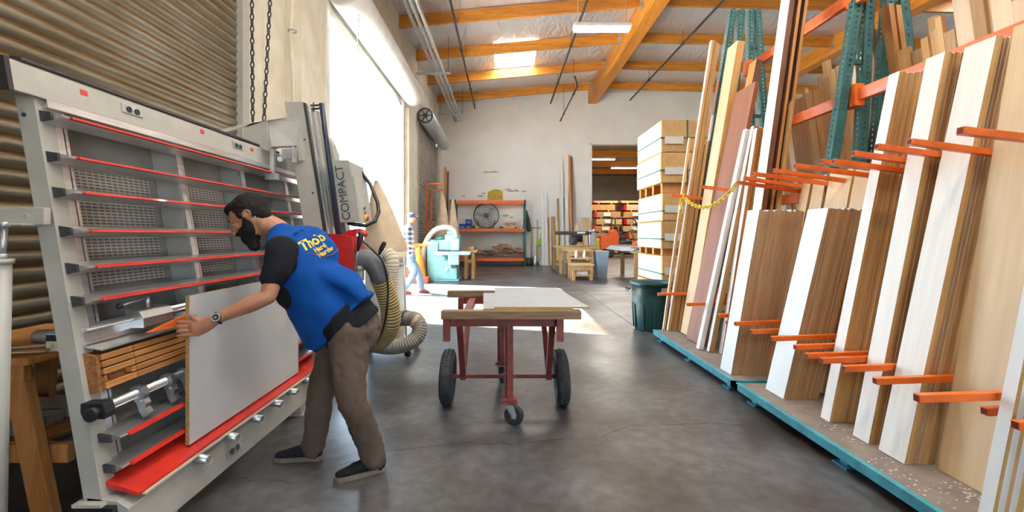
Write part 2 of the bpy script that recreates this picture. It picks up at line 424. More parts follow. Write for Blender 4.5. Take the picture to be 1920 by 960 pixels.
# roof: foil faced insulation between purlins, two girders, skylights (most of them added for light)
def roofz(x): return 7.62 + (x+3.2)*(8.26-7.62)/7.35 if x < 4.15 else 8.26 - (x-4.15)*.022
PY = [20.25-2.45*k for k in range(0, 12)]     # purlin lines
SKY = [(16.4, -.35, 1.15), (1.7, -.35, 1.15), (6.6, 8.2, 9.7), (-3.2, 2, 3.5), (-3.2, 9, 10.5), (11.4, 13, 14.5), (1.7, 13, 14.5)]  # first skylight stands in view; the rest are unseen, added to light the hall
rf = MB()
ed = [21.45]+PY+[-8.3]
for a, b in zip(ed[:-1], ed[1:]):
    y1, y0 = a, b; mid = (y0+y1)/2
    cuts = [(s[1], s[2]) for s in SKY if y0 < s[0] < y1 and y1-y0 > 1.3]
    for xa, xb in ((-3.3, 4.15), (4.15, 18.3)):
        x = xa; segs = []
        for c in sorted(cuts):
            if xa <= c[0] < xb: segs.append((x, c[0])); x = c[1]
        segs.append((x, xb))
        for sa, sb in segs:
            nx = max(1, int((sb-sa)/1.22)); ny = 6
            vs = []; fs = []
            for i in range(nx*4+1):
                xx = sa + (sb-sa)*i/(nx*4)
                seam = .035 if i % 4 == 0 else 0
                for j in range(ny+1):
                    t = j/ny; yy = y0 + (y1-y0)*t
                    sag = -.10*math.sin(math.pi*t) + seam*math.sin(math.pi*t) + random.uniform(-.012,.012)*(0<j<ny)
                    vs.append((xx, yy, roofz(xx)+sag))
            for i in range(nx*4):
                for j in range(ny):
                    p = i*(ny+1)+j; fs.append((p, p+1, p+ny+2, p+ny+1))
            rf.add(vs, fs, 0, True)
            rf.add([(sa,y0,roofz(sa)+.02),(sb,y0,roofz(sb)+.02),(sb,y1,roofz(sb)+.02),(sa,y1,roofz(sa)+.02),
                    (sa,y0,roofz(sa)+.15),(sb,y0,roofz(sb)+.15),(sb,y1,roofz(sb)+.15),(sa,y1,roofz(sa)+.15)],
                   [(0,3,2,1),(4,5,6,7),(0,1,5,4),(1,2,6,5),(2,3,7,6),(3,0,4,7)])
struct(rf, 'ceiling', m_foil, origin=(0,0,0))
ms = bpy.data.materials.new('skylight_acrylic'); ms.use_nodes = True
nt = ms.node_tree; nt.nodes.clear(); o_ = nt.nodes.new('ShaderNodeOutputMaterial'); tb = nt.nodes.new('ShaderNodeBsdfTranslucent')
tb.inputs[0].default_value = (.9,.9,.88,1); nzz = nt.nodes.new('ShaderNodeTexNoise'); rr = nt.nodes.new('ShaderNodeValToRGB')
rr.color_ramp.elements[0].color = (.85,.85,.83,1); rr.color_ramp.elements[1].color = (.95,.95,.94,1)
nt.links.new(nzz.outputs[0], rr.inputs[0]); nt.links.new(rr.outputs[0], tb.inputs[0]); nt.links.new(tb.outputs[0], o_.inputs[0])
nsk = 0
for sy, xa, xb in SKY:
    for a, b in zip(ed[:-1], ed[1:]):
        if b < sy < a:
            nsk += 1
            q = MB().box((xa, b+.05, roofz((xa+xb)/2)+.05), (xb, a-.05, roofz((xa+xb)/2)+.09))
            o = struct(q, 'window_%d' % nsk, ms); 
for i, y in enumerate(PY[:]):
    if y < -8: continue
    pl = MB()
    za, zb = roofz(-2.97), roofz(3.95)
    def pur(x0, x1):
        z0, z1 = roofz(x0)-.04, roofz(x1)-.04
        vs = []
        for yy in (y-.045, y+.045): vs += [(x0,yy,z0-.34),(x1,yy,z1-.34),(x1,yy,z1),(x0,yy,z0)]
        pl.add(vs, [(0,1,2,3),(7,6,5,4),(0,4,5,1),(2,6,7,3),(1,5,6,2),(0,3,7,4)])
    pur(-2.97, 3.94); pur(4.36, 11.1); pur(11.5, 18)
    struct(pl, 'trim_%d' % (i+10), m_xwood)
for i, (x0, x1) in enumerate(((3.94, 4.34), (11.1, 11.5))):
    g = MB().box((x0,-8,7.52),(x1,21.3,8.2))
    struct(g, 'trim_%d' % (i+30), m_ywood, bevel=.01)
    hg = MB()
    for y in PY:
        for xs in (x0-.05, x1+.05):
            hg.box((xs-.05, y-.055, roofz(x0)-.42), (xs+.05, y+.055, roofz(x0)-.36)); hg.box((xs-.05, y-.056, roofz(x0)-.42), (xs+.05, y-.048, roofz(x0)-.1))
    struct(hg, 'trim_%d' % (i+40), m_galv)
# back room behind the opening
br = MB(); br.box((3.7,21.6,0),(3.9,40,6.6)); br.box((3.7,40,0),(18.3,40.2,6.6)); 
struct(br, 'wall_far', mat('back_room_wall', (.52,.47,.38), .8, scale=2))
struct(MB().box((3.7,21.6,6.6),(18.3,40.2,6.75)), 'ceiling', mat('back_room_ceiling', (.30,.24,.17), .8, scale=3))
tb_ = MB()
for y in (24,28,32,36): tb_.box((3.9,y,6.2),(18,y+.12,6.6))
struct(tb_, 'trim_50', m_xwood)
struct(MB().box((4.06-.06,21.2,0),(4.1,21.29,5.66)).box((4.0,21.2,5.6),(7.7,21.29,5.66)), 'trim_51', m_white)

# corrugated roller doors
def curtain(y0, y1, z0, z1, x, pitch=.1, depth=.035):
    mb = MB(); n = int(round((z1-z0)/pitch)); prof = []
    for i in range(n):
        for t, d in ((0,0),(.12,.25),(.35,.85),(.6,1),(.82,.7),(.93,.15)): prof.append((z0+(i+t)*pitch, d*depth))
    prof.append((z0+n*pitch, 0))
    vs = []
    for z, d in prof: vs += [(x+d, y0, z), (x+d, y1, z)]
    fs = [(2*i, 2*i+1, 2*i+3, 2*i+2) for i in range(len(prof)-1)]
    mb.add(vs, fs, 0, True)
    vs2 = [(x-.02, y0, z0),(x-.02,y1,z0),(x-.02,y1,z1),(x-.02,y0,z1)]; mb.add(vs2, [(0,3,2,1)])
    return mb
d1 = struct(curtain(-.85, 5.15, 0, 5.6, -3.02), 'door_1', m_door, origin=(0,0,0))
g = MB(); g.box((-3.0,5.1,0),(-2.93,5.24,5.6)); g.box((-3.0,-.95,0),(-2.93,-.82,5.6))
ob = g.build('door_track', m_greyp, d1)
d3 = struct(curtain(15.65, 20.25, 0, 5.6, -3.05), 'door_3', mat('grey_slat_steel', (.42,.41,.38), .45, .3, c2=(.30,.25,.2), scale=3), origin=(0,0,0))
g = MB(); g.box((-3.05,15.58,0),(-2.93,15.68,5.3)); g.box((-3.05,20.22,0),(-2.93,20.32,5.3)); g.build('door_track', m_greyp, d3)
g = MB(); g.cyl((-2.68,15.5,5.45),(-2.68,20.4,5.45), .27, 28); g.build('door_roll', m_galv, d3)
g = MB(); g.torus((-2.68,15.47,5.45), .24, .03, (0,1,0)); g.cyl((-2.68,15.40,5.45),(-2.68,15.52,5.45), .07)
for k in range(6):
    a = k*math.pi/3; g.bar((-2.68,15.46,5.45), (-2.68+.23*math.cos(a),15.46,5.45+.23*math.sin(a)), .03, .03, (0,1,0))
g.build('chain_wheel', m_dark, d3)
m_wdoor = mat('white_slat_steel', (.86,.86,.82), .4, scale=3)
d2 = struct(curtain(7.62, 13.28, 5.2, 5.6, -3.05), 'door_2', m_wdoor, origin=(0,0,0))
g = MB(); g.cyl((-2.66,7.5,5.5),(-2.66,13.45,5.5), .31, 36); g.build('door_roll', m_wdoor, d2)
g = MB(); g.box((-3.06,7.62,5.14),(-2.97,13.28,5.21)); g.build('bottom_bar', m_greyd, d2)
g = MB(); g.box((-3.05,7.55,0),(-2.93,7.66,5.5)); g.box((-3.05,13.24,0),(-2.93,13.35,5.5)); g.build('door_track', m_wdoor, d2)
g = MB(); g.box((-2.97,5.24,0),(-2.93,5.62,5.5)); g.box((-2.94,5.50,0),(-2.90,5.54,5.5))
struct(g, 'trim_52', m_cream)

# floor-to-roof conduit on the pier, the chains that hoist the doors
def chain(mb, p, q, pitch=.045, r=.0045, sag=0, w=.011):
    p, q = V(p), V(q); n = max(2, int((q-p).length/pitch*1.05)); pts = []
    for i in range(n+1):
        t = i/n; c = p.lerp(q, t); c.z -= sag*4*t*(1-t); pts.append(c)
    for i in range(n):
        a, b = pts[i], pts[i+1]; d = (b-a).normalized(); c = (a+b)/2
        sd_ = d.cross(V((1,0,0)) if abs(d.x) < .8 else V((0,1,0))).normalized()
        if i % 2: sd_ = d.cross(sd_)
        h = (b-a).length*.62; ring = []
        for k in range(8):
            an = 2*math.pi*k/8; ring.append(c + d*h*math.cos(an) + sd_*w*math.sin(an))
        mb.tube(ring, r, 5, closed=True)
    return mb
c1 = chain(MB(), P(472,-30,5.08), P(474,228,5.08), .07, .008, w=.018)
tag(c1.build('hoist_chain', m_dark), 'dark steel hoist chain hanging straight beside the closed corrugated door', 'chain')
c1 = chain(MB(), P(508,-30,5.35), P(495,226,5.2), .07, .008, w=.018)
tag(c1.build('hoist_chain', m_dark), 'dark steel hoist chain slanting down in front of the cream wall pier', 'chain')
c1 = chain(MB(), (-2.5,7.9,5.6), (-2.55,7.9,4.5), .06, .006, w=.014)
tag(c1.build('hoist_chain', m_galv), 'short pale chain hanging from the white door roll', 'chain')
cd = thing('wall_conduit', 'cream electrical conduit running up the corner of the wall pier', 'conduit', (-2.9,6.1,2.4))
MB().tube([P(552,-60,6.1), P(545,60,6.1), P(549,130,6.1), P(552,250,6.1)], .022, 10).build('pipe', m_cream, cd)
MB().torus(P(548,58,6.08), .05, .012, (0,0,1), 14, 6).build('clamp', m_greyp, cd)

# sprinkler pipes under the roof and conduits near the left wall
def pipe(name, pts, r, m, label, cat='pipe', group=None, rods=()):
    t = thing(name, label, cat, pts[0], group)
    MB().tube(pts, r, 10).build('pipe', m, t)
    if rods:
        g = MB()
        for (x, y, z) in rods:
            g = MB(); g.cyl((x,y,z),(x,y,roofz(x)-.11), .008, 6); g.torus((x,y,z), r+.012, .01, (0,1,0), 12, 5); g.build('hanger', m_dark, t)
    return t
pipe('sprinkler_pipe', [(-1.36,21.29,7.32),(-1.36,2,7.32)], .035, m_dark, 'dark sprinkler pipe hung over the left of the aisle, nearest the big open door', rods=[(-1.36,18.5,7.32),(-1.36,14.6,7.32),(-1.36,10.5,7.32)])
pipe('sprinkler_pipe', [(2.18,21.29,7.55),(2.18,2,7.55)], .035, m_dark, 'dark sprinkler pipe passing behind the hanging fluorescent light', rods=[(2.18,18.5,7.55),(2.18,14.8,7.55),(2.18,11,7.55)])
pipe('sprinkler_pipe', [(2.63,21.29,6.72),(2.63,16.3,6.72),(2.4,15.4,6.75)], .03, m_dark, 'short dark pipe dropping low against the white back wall', rods=[(2.63,20,6.72),(2.63,17.2,6.72)])
pipe('sprinkler_pipe', [(5.9,21.29,8.0-.3),(5.9,2,8.0-.3)], .035, m_dark, 'dark sprinkler pipe right of the big roof girder', rods=[(5.9,18.5,7.7),(5.9,15,7.7)])
for k, (x, l) in enumerate(((-2.2,'nearest the left wall'), (-2.06,'middle one of the three'), (-1.92,'furthest from the left wall'))):
    pipe('ceiling_conduit', [(x,20.6,6.55),(x,3,6.55)], .045, m_galv, 'long galvanised conduit on the hanging strut, '+l, 'conduit', 'three conduits along the left wall')
for y, l in ((9.4,'nearer strut carrying the three conduits, by the open door'), (19.2,'further strut carrying the three conduits, near the back wall'), (14.3,'middle strut carrying the three conduits')):
    t = thing('conduit_hanger', 'galvanised channel '+l, 'hanger', (-2.1,y,6.5))
    MB().box((-2.75,y-.03,6.44),(-1.7,y+.03,6.50)).build('channel', m_galv, t)
    [MB().cyl((q,y,6.5),(q,y,roofz(q)-.11), .008, 6).build('rod', m_dark, t) for q in (-2.7,-1.75)]

# hanging strip lights
m_tube = mat('lamp_diffuser', (1,.98,.94), .4, emit=6)
def strip_light(x, y, z, label, length=1.24, wires=True, power=None, rz=0):
    t = thing('strip_light', label, 'ceiling light', (x,y,z), 'hanging strip lights')
    MB().box((x-length/2,y-.13,z+.05),(x+length/2,y+.13,z+.13)).build('housing', mat('lamp_housing', (.85,.85,.83), .4, scale=5), t, bevel=.01)
    MB().box((x-length/2+.02,y-.11,z),(x+length/2-.02,y+.11,z+.05)).build('diffuser', m_tube, t, bevel=.015)
    if wires:
        g = MB()
        for s in (-1,1): g.cyl((x+s*length*.42,y,z+.13),(x+s*length*.42,y,roofz(x)-.2 if y < 21 else 6.59), .006, 5)
        g.build('wire', m_greyp, t)
    lamp((x,y,z-.02), length*.95, .2, power)
strip_light(2.13, 9.9, 5.84, 'bright white strip light hanging beside the big roof girder')
for x, y in ((-.6,1.2),(2.1,1.2),(-.6,4.6),(2.1,5.0),(5.6,2.4),(5.6,5.6)):  # out-of-view fixtures added as fill for the near aisle
    strip_light(x, y, 5.84, 'unseen strip light added as fill over the near end of the aisle')
strip_light(4.9, 25.0, 5.5, 'strip light in the back room seen through the opening', 2.4, power=300)
strip_light(8.5, 31.0, 5.9, 'strip light far in the back room near its roof', 2.4, power=300)
# ================================================================ right side: platforms, A-frame rack, boards
PZ = .12
m_deck = mat('deck_board', (.27,.21,.175), .75, c2=(.20,.155,.13), scale=7, bump=.2)
m_dust = mat('sawdust_flecks', (.75,.66,.52), .9, scale=60)
def platform(y0, y1, label):
    t = thing('rack_platform', label, 'platform', (2.9,(y0+y1)/2,0))
    MB().box((2.03,y0+.02,PZ-.018),(4.4,y1-.02,PZ)).build('deck', m_deck, t)
    g = MB(); g.box((2.0,y0,PZ-.055),(2.035,y1,PZ+.002)); g.box((4.4,y0,PZ-.055),(4.43,y1,PZ)); g.box((2.0,y0,PZ-.055),(4.43,y0+.03,PZ-.002)); g.box((2.0,y1-.03,PZ-.055),(4.43,y1,PZ-.002))
    g.build('edge_frame', m_teal, t)
    y = y0+.18
    while y < y1:
        for x in (2.06, 4.3):
            l = MB(); l.box((x,y-.03,.01),(x+.05,y+.03,PZ-.05)); l.box((x-.03,y-.06,0),(x+.10,y+.06,.01)); l.cyl((x+.08,y+.07,.03),(x+.08,y+.01,.03), .012, 8)
            l.build('foot', m_teal, t)
        y += (y1-y0-.36)/(3 if y1-y0 > 2.5 else 2) - 1e-4
platform(3.99, 6.14, 'far teal-edged low platform under the lumber, ending by the green bin')
platform(.6, 3.93, 'near teal-edged low platform under the tall white-faced boards')
random.seed(3)
df = MB()
for cx, cy, n in ((2.3,2.15,90),(2.12,2.45,50),(2.2,2.9,25),(2.2,3.3,18),(2.1,1.9,60)):
    for k in range(n):
        x = cx+random.gauss(0,.05); y = cy+random.gauss(0,.12); r = random.uniform(.002,.006)
        x = max(x, 2.05)
        df.box((x-r,y-r,PZ),(x+r,y+r*.7,PZ+.0015))
tag(df.build('sawdust', m_dust), 'pale sawdust flecks strewn on the near platform', 'sawdust', kind='stuff')

# A-frame rack: perforated posts, orange beams, divider arms
rack = thing('sheet_rack', 'green and orange A-frame sheet rack holding the boards upright on the right', 'rack', (3.2,4,PZ))
def post_mat():
    m, nt, b = nodes('perforated_green_steel'); N, L = nt.nodes, nt.links
    tc = N.new('ShaderNodeTexCoord'); sx = N.new('ShaderNodeSeparateXYZ'); L.new(tc.outputs['UV'], sx.inputs[0])
    return m
m_hole = mat('post_hole_dark', (.01,.02,.02), .8)
def post(p, q, w=.078, pitch=.05):
    """open channel post with two rows of teardrop holes cut through its faces"""
    p, q = V(p), V(q); d = (q-p).normalized(); L = (q-p).length
    y = V((0,1,0)); y = (y - d*y.dot(d)).normalized(); x = y.cross(d)     # x across, y depth
    g = MB(); n = int(L/pitch)
    def face(o, ax, wid, th):
        # strip with square holes: built as rails plus rungs
        hw = wid*.26
        nrm = d.cross(ax).normalized()*th
        for c, ww in ((-wid/2+ (wid/2-hw/2)/2, wid/2-hw/2), (wid/2-(wid/2-hw/2)/2, wid/2-hw/2)):
            a = o+ax*(c-ww/2); b = o+ax*(c+ww/2)
            g.add([a,b,b+d*L,a+d*L,a+nrm,b+nrm,b+nrm+d*L,a+nrm+d*L],[(0,3,2,1),(4,5,6,7),(0,1,5,4),(1,2,6,5),(2,3,7,6),(3,0,4,7)])
        for i in range(n+1):
            c = o + d*(i*pitch)
            a = c-ax*hw/2; b = c+ax*hw/2; e = d*pitch*.55
            g.add([a,b,b+e,a+e,a+nrm,b+nrm,b+nrm+e,a+nrm+e],[(0,3,2,1),(4,5,6,7)])
    face(p - y*w/2, x, w, .003)
    face(p - x*w/2, y, w, .003)
    face(p + x*w/2, y, w, .003)
    g.build('post', m_green, rack)
def aframe(Y, tops, bots, strut_z):
    for (a, b) in zip(tops, bots): post(b, a)
    for z in strut_z:
        for i, j in ((0,1),(2,3)):
            def at(k):
                a, b = V(tops[k]), V(bots[k]); t = (z-b.z)/(a.z-b.z); return b.lerp(a, t)
            MB().bar(at(i), at(j), .04, .04).build('strut', m_green, rack)
def lean_post(xtop, ytop_px, xbot, ybot_px, Y, ztop, w=.085):
    a = P(xtop, ytop_px, Y); b = P(xbot, ybot_px, Y); d = b-a
    top = a + d*((ztop-a.z)/d.z); bot = a + d*((.13-a.z)/d.z)
    return top, bot
def frame(Y, rows, ztop, struts):
    T = []; B = []
    for r in rows:
        t, b = lean_post(*r, Y, ztop); T.append(t); B.append(b)
    aframe(Y, T, B, struts)
frame(4.17, [(1602,30,1562,290), (1627,5,1613,275), (1665,0,1646,230), (1690,0,1702,125)], 3.72, (2.98,))
frame(6.07, [(1374,20,1360,110), (1389,20,1384,85), (1407,20,1407,120), (1419,22,1433,240)], 4.38, (2.98,3.9))
for xb in (3.22,):
    for (y0, y1, z, xx) in ((4.2,6.03,3.60,3.24),(1.0,4.13,3.60,3.24),(4.2,6.03,2.66,3.2),(1.0,4.13,2.66,3.2),(4.2,6.03,1.78,3.06),(1.0,4.13,1.78,3.06),(1.0,4.13,.6,2.86),(4.2,6.03,.6,2.86)):
        MB().box((xx-.025,y0,z-.055),(xx+.025,y1,z+.055)).build('beam', m_orange, rack, bevel=.006)
        for yy in (y0, y1):
            if 1.5 < yy: MB().box((xx-.05,yy-.05,z-.10),(xx+.035,yy+.05,z+.10)).build('beam_connector', m_orange, rack, bevel=.004)
UP = [(1800,242,2.065),(1705,263,2.497),(1643,272,2.735),(1600,285,2.93),(1562,300,3.06),(1540,300,3.22),(1490,308,3.45),(1450,317,3.86),(1412,323,4.07),(1395,331,4.41),(1383,339,4.47),(1315,347,5.145),(1258,362,5.98)]
LO = [(1718,742,2.065),(1640,710,2.497),(1582,687,2.735),(1540,672,2.93),(1512,663,3.06),(1490,647,3.22),(1447,631,3.45),(1408,618,3.86),(1378,603,4.07),(1362,601,4.41),(1347,588,4.47),(1288,567,5.145),(1233,548,5.98),(1903,793,1.9),(1845,767,2.08)]
def arm(p, dx, dz, s=.036):
    q = p + V((dx,0,dz)); g = MB(); th = .004
    # solid square arm; a dark end plate paints the shaded hollow
    g.bar(p, q, s, s); 
    g2 = MB(); a = p; d = (q-p).normalized()
    e = p - d*.001
    g2.bar(e, e - d*.002 + d*.0025, s*.74, s*.74)
    o = g.build('divider_arm', m_orange, rack, bevel=.003)
    h = g2.build('shaded_end', mat('tube_end_shade', (.22,.03,.01), .8), o)
for x, y, Y in UP: arm(P(x,y+3,Y), 3.2-P(x,y,Y).x, -.13)
for i, (x, y, Y) in enumerate(LO): arm(P(x,y+4,Y), (2.86 if i < 13 else 2.9)-P(x,y,Y).x, .03)

def board(name, x, y, w, t, L, lean, ms, z=PZ, yaw=0, faces=None, bevel=0, origin_lean=None):
    """board leaning back to +X; its lower front edge on the deck at (x, y..y+w)"""
    g = MB()
    vs = [(0,0,0),(t,0,0),(t,w,0),(0,w,0),(0,0,L),(t,0,L),(t,w,L),(0,w,L)]
    g.add(vs, [(0,3,2,1),(4,5,6,7),(0,1,5,4),(2,3,7,6)], 0)
    g.add(vs, [(3,0,4,7),(1,2,6,5)], 1 if len(ms) > 1 else 0)
    o = g.build(name, list(ms), origin=(0,0,0), bevel=bevel)
    o.location = (x, y, z + max(0, t*math.sin(lean))*1.0); o.rotation_euler = (0, lean, yaw)
    return o
def stack(x, y, w, thick, L, lean, face, edges, lab_front, lab_rest, cat, group, pitch=.0205, wv=.0, lv=.0, name='shelf_board', fronts=1, gapy=0.0, t=.0188):
    n = int(thick/pitch); step = pitch/math.cos(lean)
    for i in range(n):
        e = random.choice(edges) if i >= fronts else edges[0]
        dy = random.uniform(0, wv) if i >= fronts else i*gapy
        o = board(name, x+i*step, y+dy, w-(dy if wv else 0), t, L-(random.uniform(0,lv) if i >= fronts else 0), lean, (e, face))
        if i == 0: tag(o, lab_front, cat, group)
        elif i < fronts: tag(o, lab_front.replace('front', 'second'), cat, group)
        else: tag(o, lab_rest, cat, group)
random.seed(11)
w_edgeA = [w_ply, w_pine, w_oak]; w_edgeM = [w_mdf, w_mdf, w_oak]
w_ply2 = wood('ply_edge_dark', (.50,.30,.13), (.36,.19,.07), rough=.6)
# tall stacks
stack(2.225,2.53,.175,.25,2.44,.212, w_white, [w_ply,w_pine,w_ply2,w_oak], 'front board of the nearest full narrow stack, tall with whitish birch face', 'tall board edge-on behind the whitish birch face of the nearest full stack', 'board', 'boards in the nearest full tall stack', fronts=2, wv=.012, lv=.01)
stack(2.222,2.775,.125,.19,2.44,.193, w_white, [w_ply,w_ply2,w_oak], 'front board of the second tall stack, whitish face, bottom corner scuffed', 'tall board edge-on in the second tall stack from the near end', 'board', 'boards in the second tall stack', fronts=2, wv=.008, lv=.01)
stack(2.215,3.098,.088,.36,2.44,.198, w_white, [w_ply,w_pine,w_ply,w_oak], 'front board of the third tall stack, narrow and whitish', 'tall board edge-on in the third tall stack with oak-coloured edges', 'board', 'boards in the third tall stack', fronts=2, wv=.006, lv=.012)
# short stacks of white shelving with brown cores
m_coreb = wood('particle_core', (.54,.34,.17), (.40,.235,.105), rough=.8)
stack(2.166,3.53,.24,.27,1.525,.232, m_mela, [m_coreb,w_mdf,m_coreb], 'front shelf of the nearer short white stack, white melamine face', 'short melamine shelf edge-on in the nearer short stack, brown core showing', 'shelf', 'shelves in the nearer short white stack', wv=.004, lv=.02)
stack(2.066,4.145,.205,.43,1.53,.172, m_mela, [m_coreb,w_mdf,m_coreb], 'front shelf of the further short white stack, white melamine face', 'short melamine shelf edge-on in the further short stack, brown core showing', 'shelf', 'shelves in the further short white stack', wv=.004, lv=.02)
# nearest slots
for i in range(3):
    o = board('plywood_sheet', 2.36+i*.024, 2.10-.0*i, .375-i*.018, .018, 2.44, .17, (w_ply, w_face))
    tag(o, ['front tan birch plywood sheet with wide bare face near the right edge', 'second tan plywood sheet peeking behind the wide front plywood sheet', 'third tan plywood sheet behind the wide bare plywood face'][i], 'plywood', 'wide plywood sheets in the nearest slot')
for i in range(5):
    o = board('melamine_board', 2.10+i*.05, 1.97 - (i>0)*.0, .055, .019 if i != 2 else .03, 2.2, .2, (m_chip if i % 2 == 0 else m_coreb, m_mela))
    tag(o, ['bright white narrow panel leaning at the very right edge of the view', 'second white panel behind the bright one at the right edge', 'thicker white panel third from the front at the right edge', 'fourth white panel at the right edge', 'rearmost white panel at the right edge'][i], 'panel', 'white panels at the right edge')
# pale boards standing behind the short stacks
for i, (y, w_, L) in enumerate(((3.50,.25,1.86),(3.78,.27,1.86),(4.09,.16,1.85),(4.29,.12,1.83))):
    o = board('pale_board', 2.56, y, w_, .02, L, .185, (w_ply, w_face))
    tag(o, 'pale birch board under the arms, '+['widest and nearest one','second from the near end','third, above the seam of the short stacks','furthest and narrowest one'][i], 'board', 'pale boards behind the short stacks')

# odd boards at the far half of the rack
def lb(name, x, y, w_, t, L, lean, ms, label, cat='board', group=None, bevel=0, z=PZ):
    o = board(name, x, y, w_, t, L, lean, ms, z=z, bevel=bevel); tag(o, label, cat, group); return o
lb('whitewood_plank', 2.37, 4.56, .16, .05, 4.6, .135, (w_brown, w_white), 'very tall whitewashed plank running up out of the picture', 'plank', bevel=.003)
for i in range(4):
    lb('brown_plank', 2.425+i*.034, 4.56+(.0 if i % 2 else .05), .16-(.0 if i % 2 else .05), .03, 4.55-.05*i, .135, (w_brown if i % 2 == 0 else w_orange, w_brown),
       ['dark brown plank directly behind the tall whitewashed plank','orange-edged plank second behind the tall whitewashed plank','dark brown plank third behind the tall whitewashed plank','orange-edged plank rearmost behind the tall whitewashed plank'][i], 'plank', 'planks behind the tall whitewashed one')
lb('timber_lath', 2.50, 4.50, .035, .035, 2.62, .13, (w_pine, w_oak), 'slim pale lath in front of the dark brown planks', 'lath')
lb('white_faced_block', 2.315, 4.84, .07, .05, 2.44, .156, (w_orange, m_mela), 'white-faced orange-edged board in front of the knotty veneer boards', 'board', bevel=.002)
m_osb = mat('knotty_veneer', (.62,.38,.14), .6, c2=(.25,.12,.03), scale=6, stretch=(4,4,1), lo=.36, hi=.45, detail=6)
for i in range(3):
    lb('knotty_board', 2.375+i*.045, 4.84, .10, .042, 2.44, .156, (m_osb,), ['knotty golden board nearest the white-faced one','middle knotty golden board','rear knotty golden board beside the tall whitewashed plank'][i], 'board', 'knotty golden boards')
lb('white_stile', 2.155, 5.035, .07, .05, 2.50, .212, (m_mela,), 'slim white painted stile on the left of the white pair', 'board', bevel=.006)
lb('white_stile', 2.22, 4.93, .06, .055, 2.50, .196, (w_oak, m_mela), 'slim white painted stile with brown edge on the right of the white pair', 'board', bevel=.004)
t = thing('paper_tube', 'tall rolled brown paper tube standing beside the white pair of stiles', 'tube', (2.31,4.76,PZ))
g = MB(); g.lathe([(0.001,0),(.055,.004),(.062,.05),(.062,1.4),(.05,1.41),(.05,1.3)], (0,0,0), 24); o = g.build('tube', mat('kraft_paper', (.72,.55,.35), .8, c2=(.62,.46,.28), scale=3), t); o.rotation_euler = (0,.16,0); o.location = (0,0,.012)
lb('sapele_board', 2.25, 5.175, .45, .045, 3.08, .2, (w_mahog, w_red), 'wide reddish-brown sapele board with straight grain', 'board', bevel=.002)
lb('pine_timber', 2.30, 5.67, .26, .09, 3.74, .165, (w_pine, w_face), 'thick tall pale pine timber behind the reddish-brown board', 'timber', bevel=.004)
lb('short_timber', 2.32, 5.40, .16, .08, 3.42, .2, (w_brown, w_orange), 'dark knotty timber end poking above the reddish-brown board', 'timber', bevel=.003)
for i, (dx, L, m1, m2) in enumerate(((0,3.9,w_pine,w_white),(.045,3.88,w_oak,w_pine),(.085,3.86,w_pine,w_oak),(.13,2.5,w_pine,w_oak))):
    lb('trim_board', 2.17+dx, 6.03+(.0 if i != 2 else .02), .06, .036, L, .15, (m1, m2), ['tall slim pine board leftmost at the far end of the rack','tall slim oak board second at the far end of the rack','tall slim pine board third at the far end of the rack','shorter slim board fourth at the far end of the rack'][i], 'board', 'slim boards at the far rack end')
m_wrap = mat('plastic_wrap', (.80,.72,.70), .25, scale=10, coat=.6)
for i, (x, y, L, wz) in enumerate(((2.34,6.04,3.42,(2.55,2.9)),(2.41,6.04,3.3,(.02,.35)))):
    o = lb('mahogany_board', x, y, .07, .06, L, .155, (w_mahog,), ['dark mahogany board with plastic wrap near its upper end','dark mahogany board wrapped in plastic near its foot'][i], 'board', 'dark mahogany boards')
    g = MB(); g.box((-.004,-.004,wz[0]),(.064,.074,wz[1])); g.build('plastic_wrap', m_wrap, None, origin=(0,0,0)); q = COL.objects[-1]
    q.parent = o; q.location = (0,0,0)
lb('narrow_lath', 2.13, 6.1, .03, .03, 2.6, .135, (w_pine, w_white), 'short pale lath at the very far end of the rack', 'lath')

# row of planks leaning the other way on the far side of the A-frame
random.seed(21)
y = 2.2; i = 0
mset = [w_oak, w_pine, w_mdf, w_ply, w_orange, w_face, w_ply2]
first = None
while y < 5.80:
    ww = random.uniform(.05,.15); L = random.uniform(2.85,3.12) + (.35 if 4.0 < y < 4.35 else 0)
    if 4.05 < y < 4.26: y = 4.26
    x = 3.86 + random.uniform(-.012,.012); lean = -.13 + random.uniform(-.003,.003)
    mm = random.choice(mset); t_ = random.uniform(.025,.05)
    o = board('rear_plank', x, y, ww, t_, L, lean, (mm, random.choice(mset)), z=PZ+.01)
    tag(o, 'brown plank leaning on the far side of the A-frame rack', 'plank', 'planks on the far side of the rack')
    if random.random() < .7:
        o = board('rear_plank', x+.075, y+random.uniform(-.01,.02), ww, t_, L+random.uniform(-.3,.25), lean, (random.choice(mset), mm), z=PZ+.01)
        tag(o, 'brown plank leaning on the far side of the A-frame rack', 'plank', 'planks on the far side of the rack')
    y += ww + random.uniform(.0,.006)

# yellow plastic chain hung between two arms
a = P(1276,366,6.0); b = P(1383,342,4.52); 
tag(chain(MB(), P(1279,366,6.0), b, .055, .0075, sag=.20, w=.02).build('plastic_chain', m_yellow), 'yellow plastic chain sagging between two orange arms', 'chain')
tag(chain(MB(), P(1277,366,5.99), P(1276,402,5.99), .055, .0075, w=.02).build('plastic_chain', m_yellow), 'short yellow chain end hanging straight down from the far arm', 'chain')

